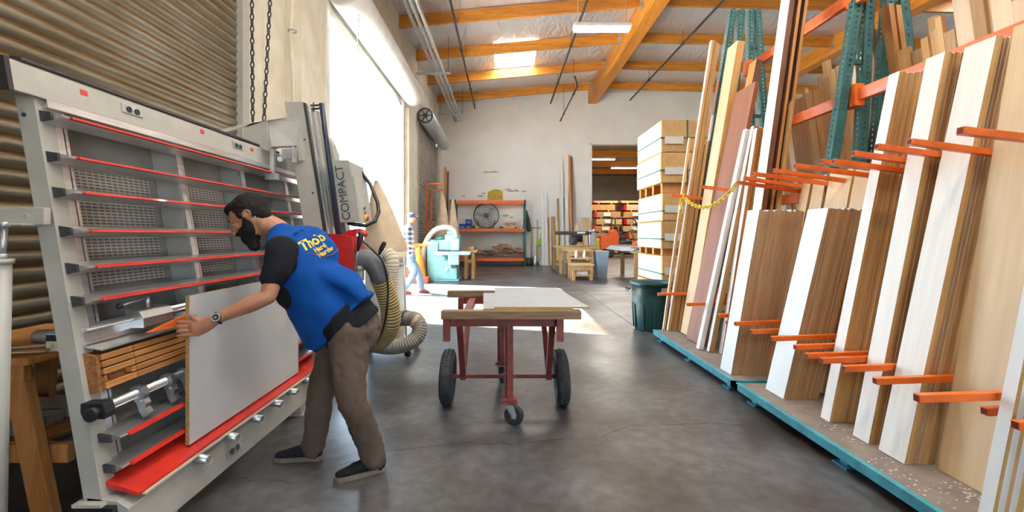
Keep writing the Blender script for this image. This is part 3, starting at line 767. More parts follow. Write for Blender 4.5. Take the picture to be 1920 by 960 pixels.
# crate pile
m_strap = mat('green_strap', (.05,.16,.13), .5)
m_clit = wood('crate_face_lit', (.86,.78,.64), (.78,.68,.52), 'y', rough=.55, bump=.05)  # paler plywood: door light painted onto the left faces of the crates
pos = ['bottom','second','third','fourth','fifth','topmost']
z = .02
zs = [(.16,.60),(.615,1.05),(1.17,1.62),(1.63,2.08),(2.25,2.74),(2.75,3.27)]
for i, (z0, z1) in enumerate(zs):
    jx = (.0,.01,.0,.015,-.01,.0)[i]
    t = thing('crate', 'plywood crate, %s in the tall strapped pile behind the green bin' % pos[i], 'crate', (3.2,7.95,z0), 'crates in the tall strapped pile')
    g = MB(); g.box((2.57+jx,7.42,z0),(3.9,8.75,z1), 0)
    g.build('box', w_crate, t, bevel=.006)
    g = MB(); g.box((2.562+jx,7.45,z0+.02),(2.572+jx,8.72,z1-.02)); g.build('lit_side', m_clit, t)
    s = MB(); s.box((2.558+jx,7.41,z1-.30),(3.9,7.418,z1-.28)); s.box((2.557+jx,7.41,z1-.30),(2.563+jx,8.76,z1-.28))
    s.box((2.98,7.408,z0),(3.0,7.42,z1)); s.build('strap', m_strap, t)
    MB().box((2.62,7.402,z0+.13),(2.92,7.412,z0+.25)).build('label', m_paper, t)
for i, z0 in enumerate((0.02,1.06,2.09)):
    t = thing('pallet', ['pallet on the floor under the crate pile','middle pallet between crates in the pile','upper pallet between crates in the pile'][i], 'pallet', (3.2,8.05,z0), 'pallets in the crate pile')
    h = (.14,.11,.16)[i]
    for yy in (7.47,7.9,8.3,8.65):
        MB().box((2.6,yy,z0),(3.9,yy+.09,z0+h-.001)).build('runner', w_orange, t)

# green wheeled bin
t = thing('trash_can', 'large dark green plastic trash can beside the far end of the lumber platform', 'trash can', (2.18,6.75,0))
g = MB(); g.lathe([(0,.0),(.225,.0),(.235,.02),(.262,.40),(.268,.42),(.268,.45),(.28,.66),(.30,.665),(.305,.70),(.30,.712),(.285,.71),(.272,.66),(.225,.03),(0,.025)], (2.18,6.75,0), 48)
g.build('body', m_can, t)
g = MB()
for k in range(10):
    a = 2*math.pi*k/10+.2
    c = V((2.18+.249*math.cos(a), 6.75+.249*math.sin(a), .03)); d = V((2.18+.266*math.cos(a), 6.75+.266*math.sin(a), .39))
    g.bar(c, d, .02, .02, (math.cos(a),math.sin(a),0))
g.build('rib', m_can, t, bevel=.004)
for s in (-1,1):
    g = MB(); cx = 2.18+s*.30
    g.box((cx-.02,6.67,.60),(cx+s*.06,6.83,.625)); g.box((cx+s*.05-.01,6.67,.56),(cx+s*.06+.01,6.83,.625)); g.build('handle', m_can, t, bevel=.008)
g = MB()
for k in range(8):
    a0 = math.radians(-78+k*3.4); a1 = math.radians(-78+(k+1)*3.4)
    r0, r1 = .2815, .2735
    g.add([(2.18+r1*math.cos(a0),6.75+r1*math.sin(a0),.535),(2.18+r1*math.cos(a1),6.75+r1*math.sin(a1),.535),(2.18+r0*math.cos(a1),6.75+r0*math.sin(a1),.635),(2.18+r0*math.cos(a0),6.75+r0*math.sin(a0),.635)],[(0,1,2,3)])
g.build('label', grid_mat('can_label', (.75,.73,.68), (.25,.24,.22), 90, 60, .35), t)

# ================================================================ red cart in the middle
ct = thing('sheet_cart', 'red steel sheet cart with timber bearers and big rubber tyres in mid aisle', 'cart', (.03,3.85,0))
zt = .79
YF, YB = 3.32, 4.45      # front and back rails
g = MB()
for y in (YF, YB-.05):
    g.box((-.41,y,.73),(.40,y+.05,.79))
for x in (-.30,.28): g.box((x-.03,YF+.05,.74),(x+.03,YB-.05,.79))
g.build('top_frame', m_rust, ct)
for y in (YF, YB-.05):
    for s, x in ((-1,-.415),(1,.405)):
        MB().bar((x,y-.03,.76),(x,y+.10,.76),.05,.05).box((x-.025,y-.045,.63),(x+.025,y-.0,.79)).build('side_bracket', m_rust, ct)
for x in (-.34,.37):
    for y in (YF+.06,YB-.08):
        MB().bar((x*.97,y,.75),(x,3.78,.24),.05,.045,(1,0,0)).build('side_leg', m_rust, ct)
for y, xa, xb in ((3.36,.045,.012),(4.33,-.02,-.055)):
    MB().bar((xa,y,.76),(xa,y,.195),.045,.05,(0,1,0)).build('end_leg', m_rust, ct); MB().bar((xb,y+.02,.76),(xb+.003,y+.02,.195),.02,.045,(0,1,0)).build('end_leg', m_rust, ct)
def caster(x, y, r, rz, tr):
    pl = MB(); pl.box((x-.06,y-.055,.172),(x+.06,y+.055,.182)); pl.box((x-.05,y-.05,.186),(x+.05,y+.05,.196)); pl.cyl((x,y,.160),(x,y,.19),.03,16); pl.build('caster_plate', m_rust, ct)
    M = Matrix.Translation((x,y,0)) @ Matrix.Rotation(rz,4,'Z')
    fk = MB()
    for s in (-1,1):
        poly = [V((-.032,s*.03,.160)),(.032,s*.03,.160),V((tr+.024,s*.03,r+.01)),V((tr+.018,s*.03,r-.018)),V((tr-.010,s*.03,r-.018)),V((tr-.020,s*.03,r+.01))]
        fk.prism([M @ V(p) for p in poly], M.to_3x3() @ V((0,s*.006,0)))
    fk.box((-.032,-.036,.154),(.032,.036,.162), M=M)
    fk.cyl(M @ V((tr,-.043,r)), M @ V((tr,.043,r)), .009, 10)
    fk.build('caster_fork', m_galv, ct)
    wh = MB(); ax = M.to_3x3() @ V((0,1,0))
    c = M @ V((tr,0,r))
    wh.lathe([(.02,-.02),(r-.03,-.018),(r-.012,-.022),(r,-.014),(r,.014),(r-.012,.022),(r-.03,.018),(.02,.02)], c, 30, axis=ax)
    wh.build('caster_wheel', m_rubber, ct)
caster(.04, 3.36, .072, math.radians(-12), .034); caster(-.025, 4.33, .072, math.radians(80), .034)
def tyre(x, y, r, s, cant):
    ax = V((math.cos(cant), 0, math.sin(cant)))
    q = MB(); c = V((x,y,r)); W = .052
    prof = [(r*.52,-W*.7),(r*.70,-W*1.02),(r*.86,-W),(r*.96,-W*.72),(r,-W*.3),(r,W*.3),(r*.96,W*.72),(r*.86,W),(r*.70,W*1.02),(r*.52,W*.7)]
    q.lathe(prof, c, 48, axis=ax)
    qq = V((0,0,1)).rotation_difference(ax)
    for k in range(56):                                   # tread lugs
        a = 2*math.pi*k/56
        for side in (-1,0,1):
            rr = r*.995 if side == 0 else r*.965
            p = c + qq @ V((rr*math.cos(a+side*.03), rr*math.sin(a+side*.03), side*W*.55))
            t_ = qq @ V((-math.sin(a), math.cos(a), .5*side if side else .3)).normalized()
            q.bar(p - t_*.007, p + t_*.007, .016, .012, (p-c).normalized())
    o = q.build('tyre', m_rubber, ct)
    h = MB(); h.lathe([(.0,-.03),(.03,-.035),(.04,-.02),(r*.5,-.012),(r*.54,-W*.72),(r*.56,-W*.6),(r*.52,0),(r*.56,W*.6),(r*.54,W*.72),(r*.5,.012),(.04,.02),(.03,.035),(0,.03)], c, 32, axis=ax)
    h.cyl(c - ax*.07, c + ax*.07, .012, 12)
    h.build('wheel_rim', m_galv, o)
tyre(-.465,3.78,.222,-1,math.radians(-2)); tyre(.475,3.78,.222,1,math.radians(3))
MB().bar((-.53,3.78,.225),(.54,3.78,.225),.028,.028).build('axle', m_rust, ct)
for x in (-.34,.37): MB().bar((x,3.78,.27),(x,3.78,.20),.045,.05).build('axle_bracket', m_rust, ct)
def plankx(x0, x1, y0, y1, z0, z1, label, m=w_grey, name='bearer_timber', g_=None):
    o = MB().box((x0,y0,z0),(x1,y1,z1)).build(name, m, bevel=.004); return tag(o, label, 'timber', g_)
plankx(-.452,.555,3.26,3.345,zt+.002,zt+.062, 'weathered timber bearer across the near end of the red cart')
plankx(-.55,.49,4.42,4.50,zt+.002,zt+.062, 'weathered timber bearer across the far end of the red cart')
def sheet(pts, z0, z1, m, label, edge=m_chip, name='melamine_sheet'):
    g = MB(); poly = [V((x,y,z0)) for x, y in pts]; g.prism(poly, (0,0,z1-z0))
    for i, f in enumerate(g.f): g.m[i] = 0 if len(f) != 4 or i < 2 else 1
    o = g.build(name, [m, edge]); return tag(o, label, 'panel')
m_greysheet = mat('grey_sheet_top', (.40,.41,.42), .5, c2=(.37,.38,.39), scale=4)
sheet([(-.15,3.3),(.50,3.3),(.49,4.2),(-.19,4.2)], zt+.0625, zt+.074, m_greysheet, 'lower pale grey sheet on the red cart, its left edge showing')
sheet([(-.07,3.3),(.62,3.3),(.52,4.49),(-.09,4.49)], zt+.0745, zt+.086, m_greysheet, 'upper pale grey sheet lying flat on the red cart')
# ================================================================ vertical panel saw on the left
saw = thing('panel_saw', 'long grey vertical panel saw with red-edged support rails on the left', 'machine', (-1.9,3.4,0))
SL = -.17
def XF(z): return -1.682 + SL*(z-.306)
def S(d, y, z): return V((XF(z)+d, y, z))
def sp(poly, y0, y1, name, m, parent=saw, bevel=0, smooth=False):
    g = MB(); g.prism([S(d, y0, z) for d, z in poly], (0, y1-y0, 0), smooth=smooth)
    return g.build(name, m, parent, bevel=bevel)
Y0, Y1 = 1.90, 4.75
for y in (Y0, Y1-.08):
    o = sp([(-.075,.28),(0,.28),(0,1.985),(-.075,1.985)], y, y+.075, 'end_post', m_greyp, bevel=.004)
MB().cyl(S(-.05,Y0-.004,1.9), S(-.05,Y0+.01,1.9), .009, 12).build('bolt_hole', m_dark, o)
tb = sp([(-.13,1.99),(.02,1.975),(.02,2.10),(-.13,2.115)], 1.80, Y1+.1, 'top_beam', m_greyp, bevel=.004)
sp([(-.135,1.985),(.024,1.97),(.024,2.105),(-.135,2.12)], 1.785, 1.805, 'end_cap', m_black, tb)
sp([(.02,1.955),(.026,1.975),(.026,1.965),(.026,1.94),(.0,1.935)], 1.93, Y1, 'top_profile', m_alu)
sp([(-.02,2.118),(.026,2.112),(.026,2.125),(-.02,2.13)], 1.85, Y1, 'top_guide_edge', m_dark, tb)
for y, zz in ((2.105,2.062),(2.94,2.07),(3.52,2.06)):
    sp([(.019,zz-.012),(.0225,zz-.012),(.0225,zz+.012),(.019,zz+.012)], y, y+.035, 'red_marker', m_red, tb)
for y in (2.33, 3.28):
    o = sp([(.019,2.03),(.026,2.03),(.026,2.075),(.019,2.075)], y, y+.13, 'socket_plate', m_galv, tb, bevel=.003)
    for yy in (y+.04, y+.09): MB().torus(S(.03,yy,2.052), .013, .004, (1,0,.17), 14, 5).cyl(S(.024,yy,2.052), S(.03,yy,2.052), .008, 8).build('socket', m_dark, o)
# inner posts and back sheets
for y in (1.985, 2.72, 3.38, 4.06):
    wd = .10 if y < 2 else .16
    sp([(-wd,.32),(-.022,.32),(-.022,1.95),(-wd,1.95)], y, y+.045, 'inner_post', m_greyp)
    sp([(-.03,.32),(-.012,.32),(-.012,1.95),(-.03,1.95)], y-.002, y+.035, 'post_strip', m_alu)
    sp([(-.03,.32),(-.02,.32),(-.02,1.95),(-.03,1.95)], y+.05, y+.065, 'post_flange', m_alu)
sp([(-.175,.30),(-.165,.30),(-.165,1.97),(-.175,1.97)], 2.05, Y1-.08, 'back_sheet', m_greyd)
for y0, y1 in ((2.04,2.66),(2.79,3.33),(3.45,4.0),(4.13,4.6)):
    for z0, z1 in ((1.15,1.245),(1.285,1.40),(1.435,1.565),(1.60,1.715)):
        sp([(-.158,z0),(-.150,z0),(-.150,z1),(-.158,z1)], y0, y1, 'slotted_panel', m_slots)
# support rails
def rail(z, depth=.085, y1=Y1, thick=.03, lip=.017, y0=1.925):
    r = sp([(-.02,z+.020),(depth*.9,z+.004),(depth,z),(depth*.9,z-.006),(0,z-thick),(-.02,z-thick)], y0, y1, 'support_rail', m_alu, bevel=.001)
    sp([(depth*.84,z+.0065),(depth+.006,z+.003),(depth+.008,z-.006),(depth*.86,z-.009)], y0+.04, y1, 'red_strip', m_red, r)
    sp([(-.022,z+.022),(depth*.55,z+.012),(depth*.55,z-.018),(-.022,z-thick-.002)], y0-.012, y0+.001, 'rail_cap', m_dark, r)
for z in (1.905, 1.733, 1.583, 1.418, 1.262, 1.122): rail(z)
rail(.535, .09, 4.3, .012, y0=1.94); rail(.405, .076, 4.3, .012, y0=1.94)
# measuring rail
ms_ = sp([(-.02,.93),(.012,.93),(.012,.985),(.03,.99),(.03,1.0),(-.02,1.01)], 1.93, Y1-.1, 'measuring_rail', m_alu)
m_ruler = grid_mat('ruler_scale', (.85,.83,.74), (.12,.12,.12), 100, 80, .45)
sp([(.0301,.990),(.034,.990),(.034,1.004),(.0301,1.006)], 1.93, 2.18, 'ruler', m_ruler, ms_)
MB().tube([S(.05,2.36,1.01), S(.05,Y1-.1,1.01)], .017, 14).build('stop_tube', m_alu, ms_)
blk = MB(); blk.prism([S(.0,2.17,.955),S(.075,2.17,.955),S(.08,2.17,1.0),S(.065,2.17,1.035),S(.0,2.17,1.045)], (0,.20,0))
blk = blk.build('stop_block', m_steel, saw, bevel=.006)
MB().tube([S(.05,2.25,1.04), S(.05,2.25,1.10)], .012, 12).build('crank_post', m_steel, blk)
MB().tube([S(.05,2.25,1.09), S(.06,2.09,1.075)], .005, 8).build('crank_arm', m_steel, blk)
MB().ball(S(.06,2.075,1.074), .015, 12).build('crank_knob', m_black, blk)
g = MB(); g.prism([S(.085,2.16,.935),S(.085,2.30,.955),S(.085,2.44,.975),S(.085,2.44,.945),S(.085,2.30,.928)], (.02,0,.0)); g.build('stop_flag', m_orange, blk, bevel=.003)
g = MB(); g.box((XF(.96)+.03,2.42,.925),(XF(.96)+.09,2.50,.98)); g.cyl(S(.07,2.49,.96),S(.09,2.56,.965),.014); g.build('stop_clamp', m_galv, blk, bevel=.004)
sp([(-.02,.925),(.075,.905),(.078,.910),(-.02,.932)], 1.935, 3.9, 'ledge_plate', m_alu)
# slatted chipboard rest
m_slatw = wood('slat_face', (.52,.22,.06), (.40,.15,.035), 'y', rough=.5)
m_lip = wood('slat_lip', (.66,.42,.20), (.55,.32,.13), 'y', rough=.6)
m_osb2 = mat('osb_end', (.40,.17,.05), .85, c2=(.22,.08,.02), scale=70, detail=6, bump=.4)
blo = sp([(-.03,.715),(.045,.735),(.052,.885),(-.02,.90)], 1.925, 1.942, 'rest_end', m_osb2)
sp([(-.03,.715),(.022,.728),(.03,.885),(-.02,.90)], 1.942, 3.9, 'rest_core', m_osb2)
for k in range(5):
    z0 = .742 + k*.0305
    for ya, yb in ((1.943,2.107),(2.112,3.9)):
        if k == 1 and ya < 2: ya_b = (( 1.943,1.953),(2.085,2.107))
        else: ya_b = ((ya,yb),)
        for a, b in ya_b:
            o = sp([(.03,z0),(.060,z0),(.060,z0+.021),(.03,z0+.021)], a, b, 'slat', m_slatw)
            sp([(.058,z0+.0205),(.0615,z0+.0205),(.0615,z0+.0235),(.058,z0+.0235)], a, b, 'slat_lip', m_lip, o)
# roller tube with black knob and clamps
rt = MB().tube([S(.04,1.93,.665), S(.04,3.9,.665)], .021, 16).build('clamp_tube', m_alu, saw)
g = MB(); g.cyl(S(.045,1.86,.66), S(.045,1.885,.66), .03, 20); g.prism([S(-.005,1.885,.635),S(.085,1.885,.635),S(.092,1.885,.66),S(.085,1.885,.70),S(-.005,1.885,.70),S(-.012,1.885,.66)], (0,.05,0)); g.build('clamp_knob', m_black, rt, bevel=.005)
for y in (2.10, 2.28, 2.40):
    g = MB(); prof = [(.04,.70),(.075,.695),(.085,.66),(.07,.64),(.085,.62),(.075,.60),(.09,.575),(.06,.555),(.045,.58),(.04,.62),(.02,.65),(.02,.69)]
    g.prism([S(d,y,z) for d, z in prof], (0,.032,0)); g.cyl(S(.065,y-.01,.63), S(.065,y+.045,.63), .008, 8); g.build('clamp_jaw', m_steel, rt, bevel=.003)
# red ledge, bottom beam, rollers, feet
rl = sp([(-.02,.36),(.10,.318),(.135,.308),(.13,.292),(.10,.300),(-.02,.335)], 1.93, 4.6, 'red_ledge', m_red, bevel=.002)
sp([(.118,.293),(.138,.291),(.136,.281),(.116,.284)], 1.96, 4.6, 'ledge_tape', m_clear, rl)
bb = sp([(-.06,.11),(.095,.09),(.105,.255),(.06,.285),(-.06,.30)], 1.90, 4.6, 'bottom_beam', m_greyp, bevel=.004)
sp([(-.10,.275),(.02,.275),(.02,.288),(-.10,.288)], 1.87, 1.99, 'post_foot_plate', m_greyp)
sp([(-.09,.13),(.06,.13),(.06,.272),(-.09,.272)], 1.875, 1.90, 'end_pad', m_black)
for y in (2.33,2.58,2.835,3.09,3.32,3.57,3.82):
    r = MB(); p = S(.05,y,.268); q = p+V((.135,-.03,-.006))
    r.cyl(p, q, .024, 20); r.build('roller', m_steel, saw)
    e = MB(); ax = (q-p).normalized(); e.torus(q, .0215, .003, ax, 20, 6); e.build('roller_rim', m_alu, COL.objects[-1])
    e = MB(); e.cyl(q-ax*.003, q+ax*.0005, .018, 16); e.build('roller_bore', mat('bore_grey', (.30,.29,.27), .6), COL.objects[-2])
    MB().box((p.x-.03,y-.03,.20),(p.x+.035,y+.02,.235)).build('roller_bracket', m_greyp, saw, bevel=.003)
o = sp([(.106,.15),(.112,.15),(.112,.185),(.106,.185)], 2.55, 2.68, 'socket_plate', m_galv)
for yy in (2.59,2.64): MB().torus(S(.114,yy,.168), .012, .004, (1,0,.1), 14, 5).build('socket', m_dark, o)
for y in (2.16, 3.57):
    f = MB(); x = -1.63
    f.add([(x-.09,y-.05,.012),(x+.06,y-.05,.012),(x+.06,y+.05,.012),(x-.09,y+.05,.012),(x-.05,y-.03,.20),(x+.03,y-.03,.20),(x+.03,y+.03,.20),(x-.05,y+.03,.20)],
          [(0,3,2,1),(4,5,6,7),(0,1,5,4),(1,2,6,5),(2,3,7,6),(3,0,4,7)])
    f.box((x-.11,y-.07,0),(x+.09,y+.07,.014)); f.build('foot', m_greyp, saw, bevel=.003)
    MB().cyl((x+.065,y-.045,.012),(x+.065,y-.045,.028),.012,8).build('foot_bolt', m_galv, COL.objects[-1])
# rear brace at the near end
g = MB(); g.tube([(-2.01,1.80,0.02),(-1.985,1.80,1.29)], .029, 20); g.build('prop_tube', m_greyp, saw)
g = MB(); g.cyl((-1.985,1.80,1.285),(-1.985,1.80,1.305),.036,20); g.build('prop_collar', m_greyp, saw)
g = MB(); g.cyl((-1.985,1.80,1.30),(-1.975,1.80,1.43),.011,10); g.cyl((-1.985,1.80,1.305),(-1.985,1.80,1.325),.018,6); g.cyl((-1.975,1.80,1.43),(-1.975,1.80,1.45),.018,6); g.build('prop_screw', m_galv, saw)
g = MB(); g.box((-2.25,1.84,1.44),(-1.86,1.87,1.51)); g.box((-2.25,1.79,1.435),(-1.90,1.87,1.445)); g.cyl((-1.93,1.835,1.475),(-1.93,1.845,1.475),.012,12); g.build('prop_bracket', m_greyp, saw, bevel=.003)

# saw carriage: bracket, tilted column, rod, box, housing
def XC(z): return -1.847 - .155*(z-2.517)     # left face of the column
CYN, CYF = 3.83, 4.14
def cp(dx0, dx1, y0, y1, z0, z1, name, m, parent=saw, bevel=.003):
    g = MB(); g.prism([(XC(z0)+dx0,y0,z0),(XC(z0)+dx1,y0,z0),(XC(z1)+dx1,y0,z1),(XC(z1)+dx0,y0,z1)], (0,y1-y0,0)); return g.build(name, m, parent, bevel=bevel)
col_ = cp(0,.155,CYN,CYF,.45,2.517,'column',m_greyp)
cp(.157,.175,CYN-.004,CYN+.03,.45,2.51,'column_edge',m_dark,col_)
for k, y in enumerate((.04,.10,.17,.23)): cp(.156,.180+(.012 if k % 2 else 0),CYN+y,CYN+y+.035,.45,2.50,'guide_profile',m_alu if k % 2 == 0 else m_greyd,col_)
cp(.156,.175,CYN+.03,CYF,.45,2.49,'column_back',m_greyd,col_)
for z in (2.2,1.75,1.3): MB().cyl((XC(z)+.12,CYN-.004,z),(XC(z)+.12,CYN+.01,z),.009,10).build('column_bolt', m_dark, col_)
g = MB(); g.prism([P(457,240,3.66),P(470,231,3.66),P(500,226,3.66),P(502,282,3.66),P(480,272,3.66),P(457,262,3.66)], (.0,.02,0)); g.build('carriage_plate', m_greyp, saw, bevel=.003)
g = MB(); g.prism([P(500,226,3.70),P(540,220,3.76),P(560,228,3.80),P(566,300,3.80),P(560,302,3.80),P(556,273,3.8),P(510,275,3.70),P(502,283,3.7)], (.02,.06,0)); g.build('carriage_arm', m_greyp, saw, bevel=.003)
g = MB(); g.prism([P(455,240,3.66),P(430,246,3.66),P(470,232,3.66),P(500,226,3.66),P(540,220,3.76)], (-.25,.12,.0)); g.build('carriage_top', m_greyp, saw)
g = MB(); a = P(508,280,3.68); g.box((a.x,3.66,a.z-.22),(a.x+.03,3.70,a.z)); b = P(530,275,3.7); g.box((b.x,3.68,b.z-.10),(b.x+.09,3.72,b.z-.02)); g.box((b.x+.08,3.68,b.z-.13),(b.x+.095,3.75,b.z)); g.cyl(P(525,298,3.68),P(528,298,3.75),.022,14); g.cyl(P(527,288,3.68),P(530,288,3.75),.016,14); g.box((a.x-.03,3.64,a.z-.25),(a.x+.06,3.70,a.z-.20)); g.build('carriage_roller', m_galv, saw, bevel=.003)
g = MB(); g.tube([P(603,194,3.80), P(610,250,3.80), P(636,440,3.80)], .021, 16); g.build('counterweight_rod', mat('navy_rod', (.03,.045,.08), .4), saw)
g = MB(); g.bar(P(583,198,3.84), P(604,197,3.80), .018, .012); g.bar(P(585,205,3.84), P(600,203,3.80), .012, .012); g.cyl(P(588,192,3.82),P(588,210,3.82),.006,8); g.build('rod_bracket', m_dark, saw)
g = MB()
arch = [P(587,244,4.25),P(600,246,4.25),P(613,254,4.25),P(622,270,4.25),P(627,300,4.25),P(655,470,4.25),P(610,470,4.25),P(592,330,4.25)]
g.prism(arch, (0,.12,0)); g.build('dust_hood', mat('hood_grey_green', (.42,.43,.37), .5, scale=5), saw, bevel=.01)
arch = [P(611,262,4.45),P(620,268,4.45),P(629,285,4.45),P(632,310,4.45),P(640,400,4.45),P(615,400,4.45)]
g = MB(); g.prism(arch, (0,.10,0)); g.build('hood_cover', m_greyp, saw, bevel=.01)
g = MB(); g.tube([P(592,275,4.24),P(599,283,4.24),P(601,290,4.24),P(600,310,4.24)], .012, 8); g.build('hood_handle', m_cream, saw)
# control box reading COMPACT
def bx_(x, y, z): return V((x, y, z))
ZB0, ZB1 = 1.505, 2.03
def bq(z): return -.15*(z-ZB0)    # lean
def boxpoly(x0, x1, y0, y1, z0, z1): return [(x0+bq(z0),y0,z0),(x1+bq(z0),y0,z0),(x1+bq(z1),y0,z1),(x0+bq(z1),y0,z1)]
m_cbox = mat('control_box_grey', (.44,.43,.38), .45, scale=8)
g = MB(); g.prism(boxpoly(-1.43,-1.235,3.85,4.2,ZB0,ZB1), (0,.40,0)); cb = g.build('control_box', m_cbox, saw, bevel=.012)
g = MB(); g.prism([(-1.235+bq(ZB0)+.002,3.87,ZB0-.005),(-1.235+bq(ZB0)+.002,4.22,ZB0-.005),(-1.235+bq(1.90)+.002,4.22,1.90),(-1.235+bq(1.90)+.002,3.87,1.90)], (.014,0,.0)); g.build('control_panel', m_greyp, cb, bevel=.002)
def btn(y, z, r, m, h, name='button'):
    g = MB(); x = -1.235+bq(z)+.016; g.cyl((x,y,z),(x+h*.6,y,z+.001), r*1.15, 18); o = g.build('button_collar', m_galv if m is not m_redbtn else m_yellow, cb)
    g = MB(); g.lathe([(0,h),(r*.7,h),(r,h*.75),(r,0)], (x+.002,y,z), 18, axis=(1,0,0)); g.build(name, m, cb)
m_redbtn = mat('red_button', (.75,.05,.03), .35)
btn(4.02,1.635,.018,mat('green_button', (.0,.30,.18), .35),.012); btn(4.02,1.597,.018,mat('small_red_button',(.7,.06,.04),.35),.012)
btn(4.02,1.545,.028,m_redbtn,.03,'stop_button')
def text(s, name, m, loc, rot, size, parent=None, ext=.001, shear=0, space=1.0, bold=0):
    c = bpy.data.curves.new(name, 'FONT'); c.body = s; c.size = size; c.extrude = ext; c.shear = shear; c.space_character = space; c.offset = bold
    c.align_x = 'CENTER'; c.align_y = 'CENTER'
    o = bpy.data.objects.new(name, c); COL.objects.link(o); c.materials.append(m)
    if parent:
        q = V((0,0,0)); p = parent
        while p: q += p.location; p = p.parent
        o.parent = parent; loc = V(loc)-q
    me = bpy.data.meshes.new_from_object(o); bpy.data.objects.remove(o); bpy.data.curves.remove(c)
    o = bpy.data.objects.new(name, me); COL.objects.link(o); o.parent = parent
    if not me.materials: me.materials.append(m)
    o.location = loc; o.rotation_euler = rot
    return o
m_ink = mat('dark_grey_ink', (.06,.07,.08), .5)
zc = 1.755
lean_a = math.atan(.15)
# text plane faces -Y, reading upward
R = Matrix.Rotation(-lean_a, 3, 'Y').to_4x4() @ Matrix.Rotation(math.pi/2, 4, 'X') @ Matrix.Rotation(math.pi/2, 4, 'Z')
text('COMPACT', 'lettering', m_ink, (-1.322+bq(zc), 3.8455, zc), R.to_euler(), .098, cb, space=1.0, bold=0)
# black loop cable beside the box
g = MB(); g.tube([P(676,322,4.2),P(694,345,4.2),P(708,380,4.1),P(710,398,4.05),P(703,415,4.0),P(685,423,3.95),P(665,421,3.9),P(652,418,3.9)], .017, 12); g.build('cable_loop', m_black, saw)
# red motor housing, levers, elbow, hose
g = MB(); g.prism([P(560,441,3.7),P(590,437,3.7),P(640,440,3.7),P(658,444,3.7),P(661,452,3.7),P(664,500,3.7),P(660,510,3.7),P(600,500,3.7),P(560,490,3.7)], (0,.30,0)); hs_ = g.build('motor_housing', m_redbox, saw, bevel=.015, seg=3)
g = MB(); g.prism([P(642,441,3.8),P(652,432,3.8),P(667,429,3.8),P(671,432,3.8),P(664,446,3.8)], (0,.05,0)); g.build('housing_fin', m_redbox, hs_, bevel=.004)
g = MB(); g.prism([P(662,447,3.72),P(667,447,3.72),P(668,468,3.72),P(663,470,3.72)], (0,.2,0)); g.build('housing_flange', m_redbox, hs_, bevel=.003)
g = MB(); g.tube([P(672,434,3.95),P(684,438,3.95)], [.026,.03], 14, dome=True); g.build('red_handle', m_redbtn, hs_)
g = MB(); g.box(P(656,508,3.72), P(684,526,3.80)); g.cyl(P(668,503,3.7),P(688,503,3.8),.02); g.box(P(664,512,3.68),P(678,524,3.7)); g.build('tilt_bracket', m_galv, saw, bevel=.004)
g = MB(); g.tube([P(667,512,3.55),P(669,480,3.55),P(672,462,3.55)], .008, 8); l1 = g.build('lever', m_steel, saw)
g = MB(); g.tube([P(671,470,3.55),P(674,455,3.55),P(676,446,3.55),P(677,439,3.55)], [.009,.019,.024,.02], 14, dome=True); g.build('lever_grip', m_black, l1)
g = MB(); g.tube([P(708,485,3.85),P(712,474,3.85)], .006, 8); l1 = g.build('lever', m_steel, saw)
g = MB(); g.tube([P(711,477,3.85),P(715,467,3.85),P(720,457,3.85)], [.01,.021,.02], 14, dome=True); g.build('lever_grip', m_black, l1)
m_elbow = mat('elbow_grey', (.13,.13,.135), .4, scale=6)
def bez(pts, n=40):
    pts = [V(p) for p in pts]; out = []
    for i in range(len(pts)-1):
        p0 = pts[max(0,i-1)]; p1 = pts[i]; p2 = pts[i+1]; p3 = pts[min(len(pts)-1,i+2)]
        k = max(2, n//(len(pts)-1))
        for j in range(k):
            t = j/k; out.append(.5*((2*p1)+(p2-p0)*t+(2*p0-5*p1+4*p2-p3)*t*t+(3*p1-p0-3*p2+p3)*t**3))
    out.append(pts[-1]); return out
g = MB(); g.tube(bez([P(664,488,3.8),P(680,486,3.8),P(698,492,3.8),P(710,512,3.82),P(712,523,3.84)], 24), .082, 20); g.build('elbow_pipe', m_elbow, saw)
def resample(pts, step):
    out = [pts[0]]; acc = 0
    for a, b in zip(pts[:-1], pts[1:]):
        L = (b-a).length; t = step-acc
        while t <= L: out.append(a.lerp(b, t/L)); t += step
        acc = (acc+L) % step
    return out
def ribbed(pts, r, pitch, m1, m2, name, parent=None, amp=.10):
    q = resample(bez(pts, 120), pitch/4); g = MB()
    rs = [r*(1+amp*(1 if i % 4 == 0 else (.45 if i % 4 in (1,3) else 0))) for i in range(len(q))]
    g.tube(q, rs, 20)
    n = 20
    for i, f in enumerate(g.f): g.m[i] = 1 if (i//n) % 4 in (0,3) else 0
    return g.build(name, [m1, m2], parent)
m_hy = mat('amber_hose', (.70,.52,.20), .35, scale=8, coat=.3); m_hd = mat('hose_spiral', (.16,.11,.05), .4)
m_hg = mat('grey_hose', (.34,.30,.24), .5, scale=8); m_hgd = mat('hose_groove', (.20,.18,.15), .5)
ribbed([P(712,518,3.84),P(722,545,3.9),P(731,575,3.95),P(732,605,4.0),P(722,630,4.12),P(700,642,4.3),P(672,645,4.5)], .083, .026, m_hy, m_hd, 'suction_hose', saw, .05)
g = MB(); g.tube(bez([P(678,450,3.75),P(700,470,3.72),P(718,492,3.74),P(727,530,3.8),P(726,575,3.82),P(717,620,3.95),P(700,650,4.1),P(680,652,4.3),P(660,645,4.5)],60), .0085, 8); g.build('cable', m_black, saw)

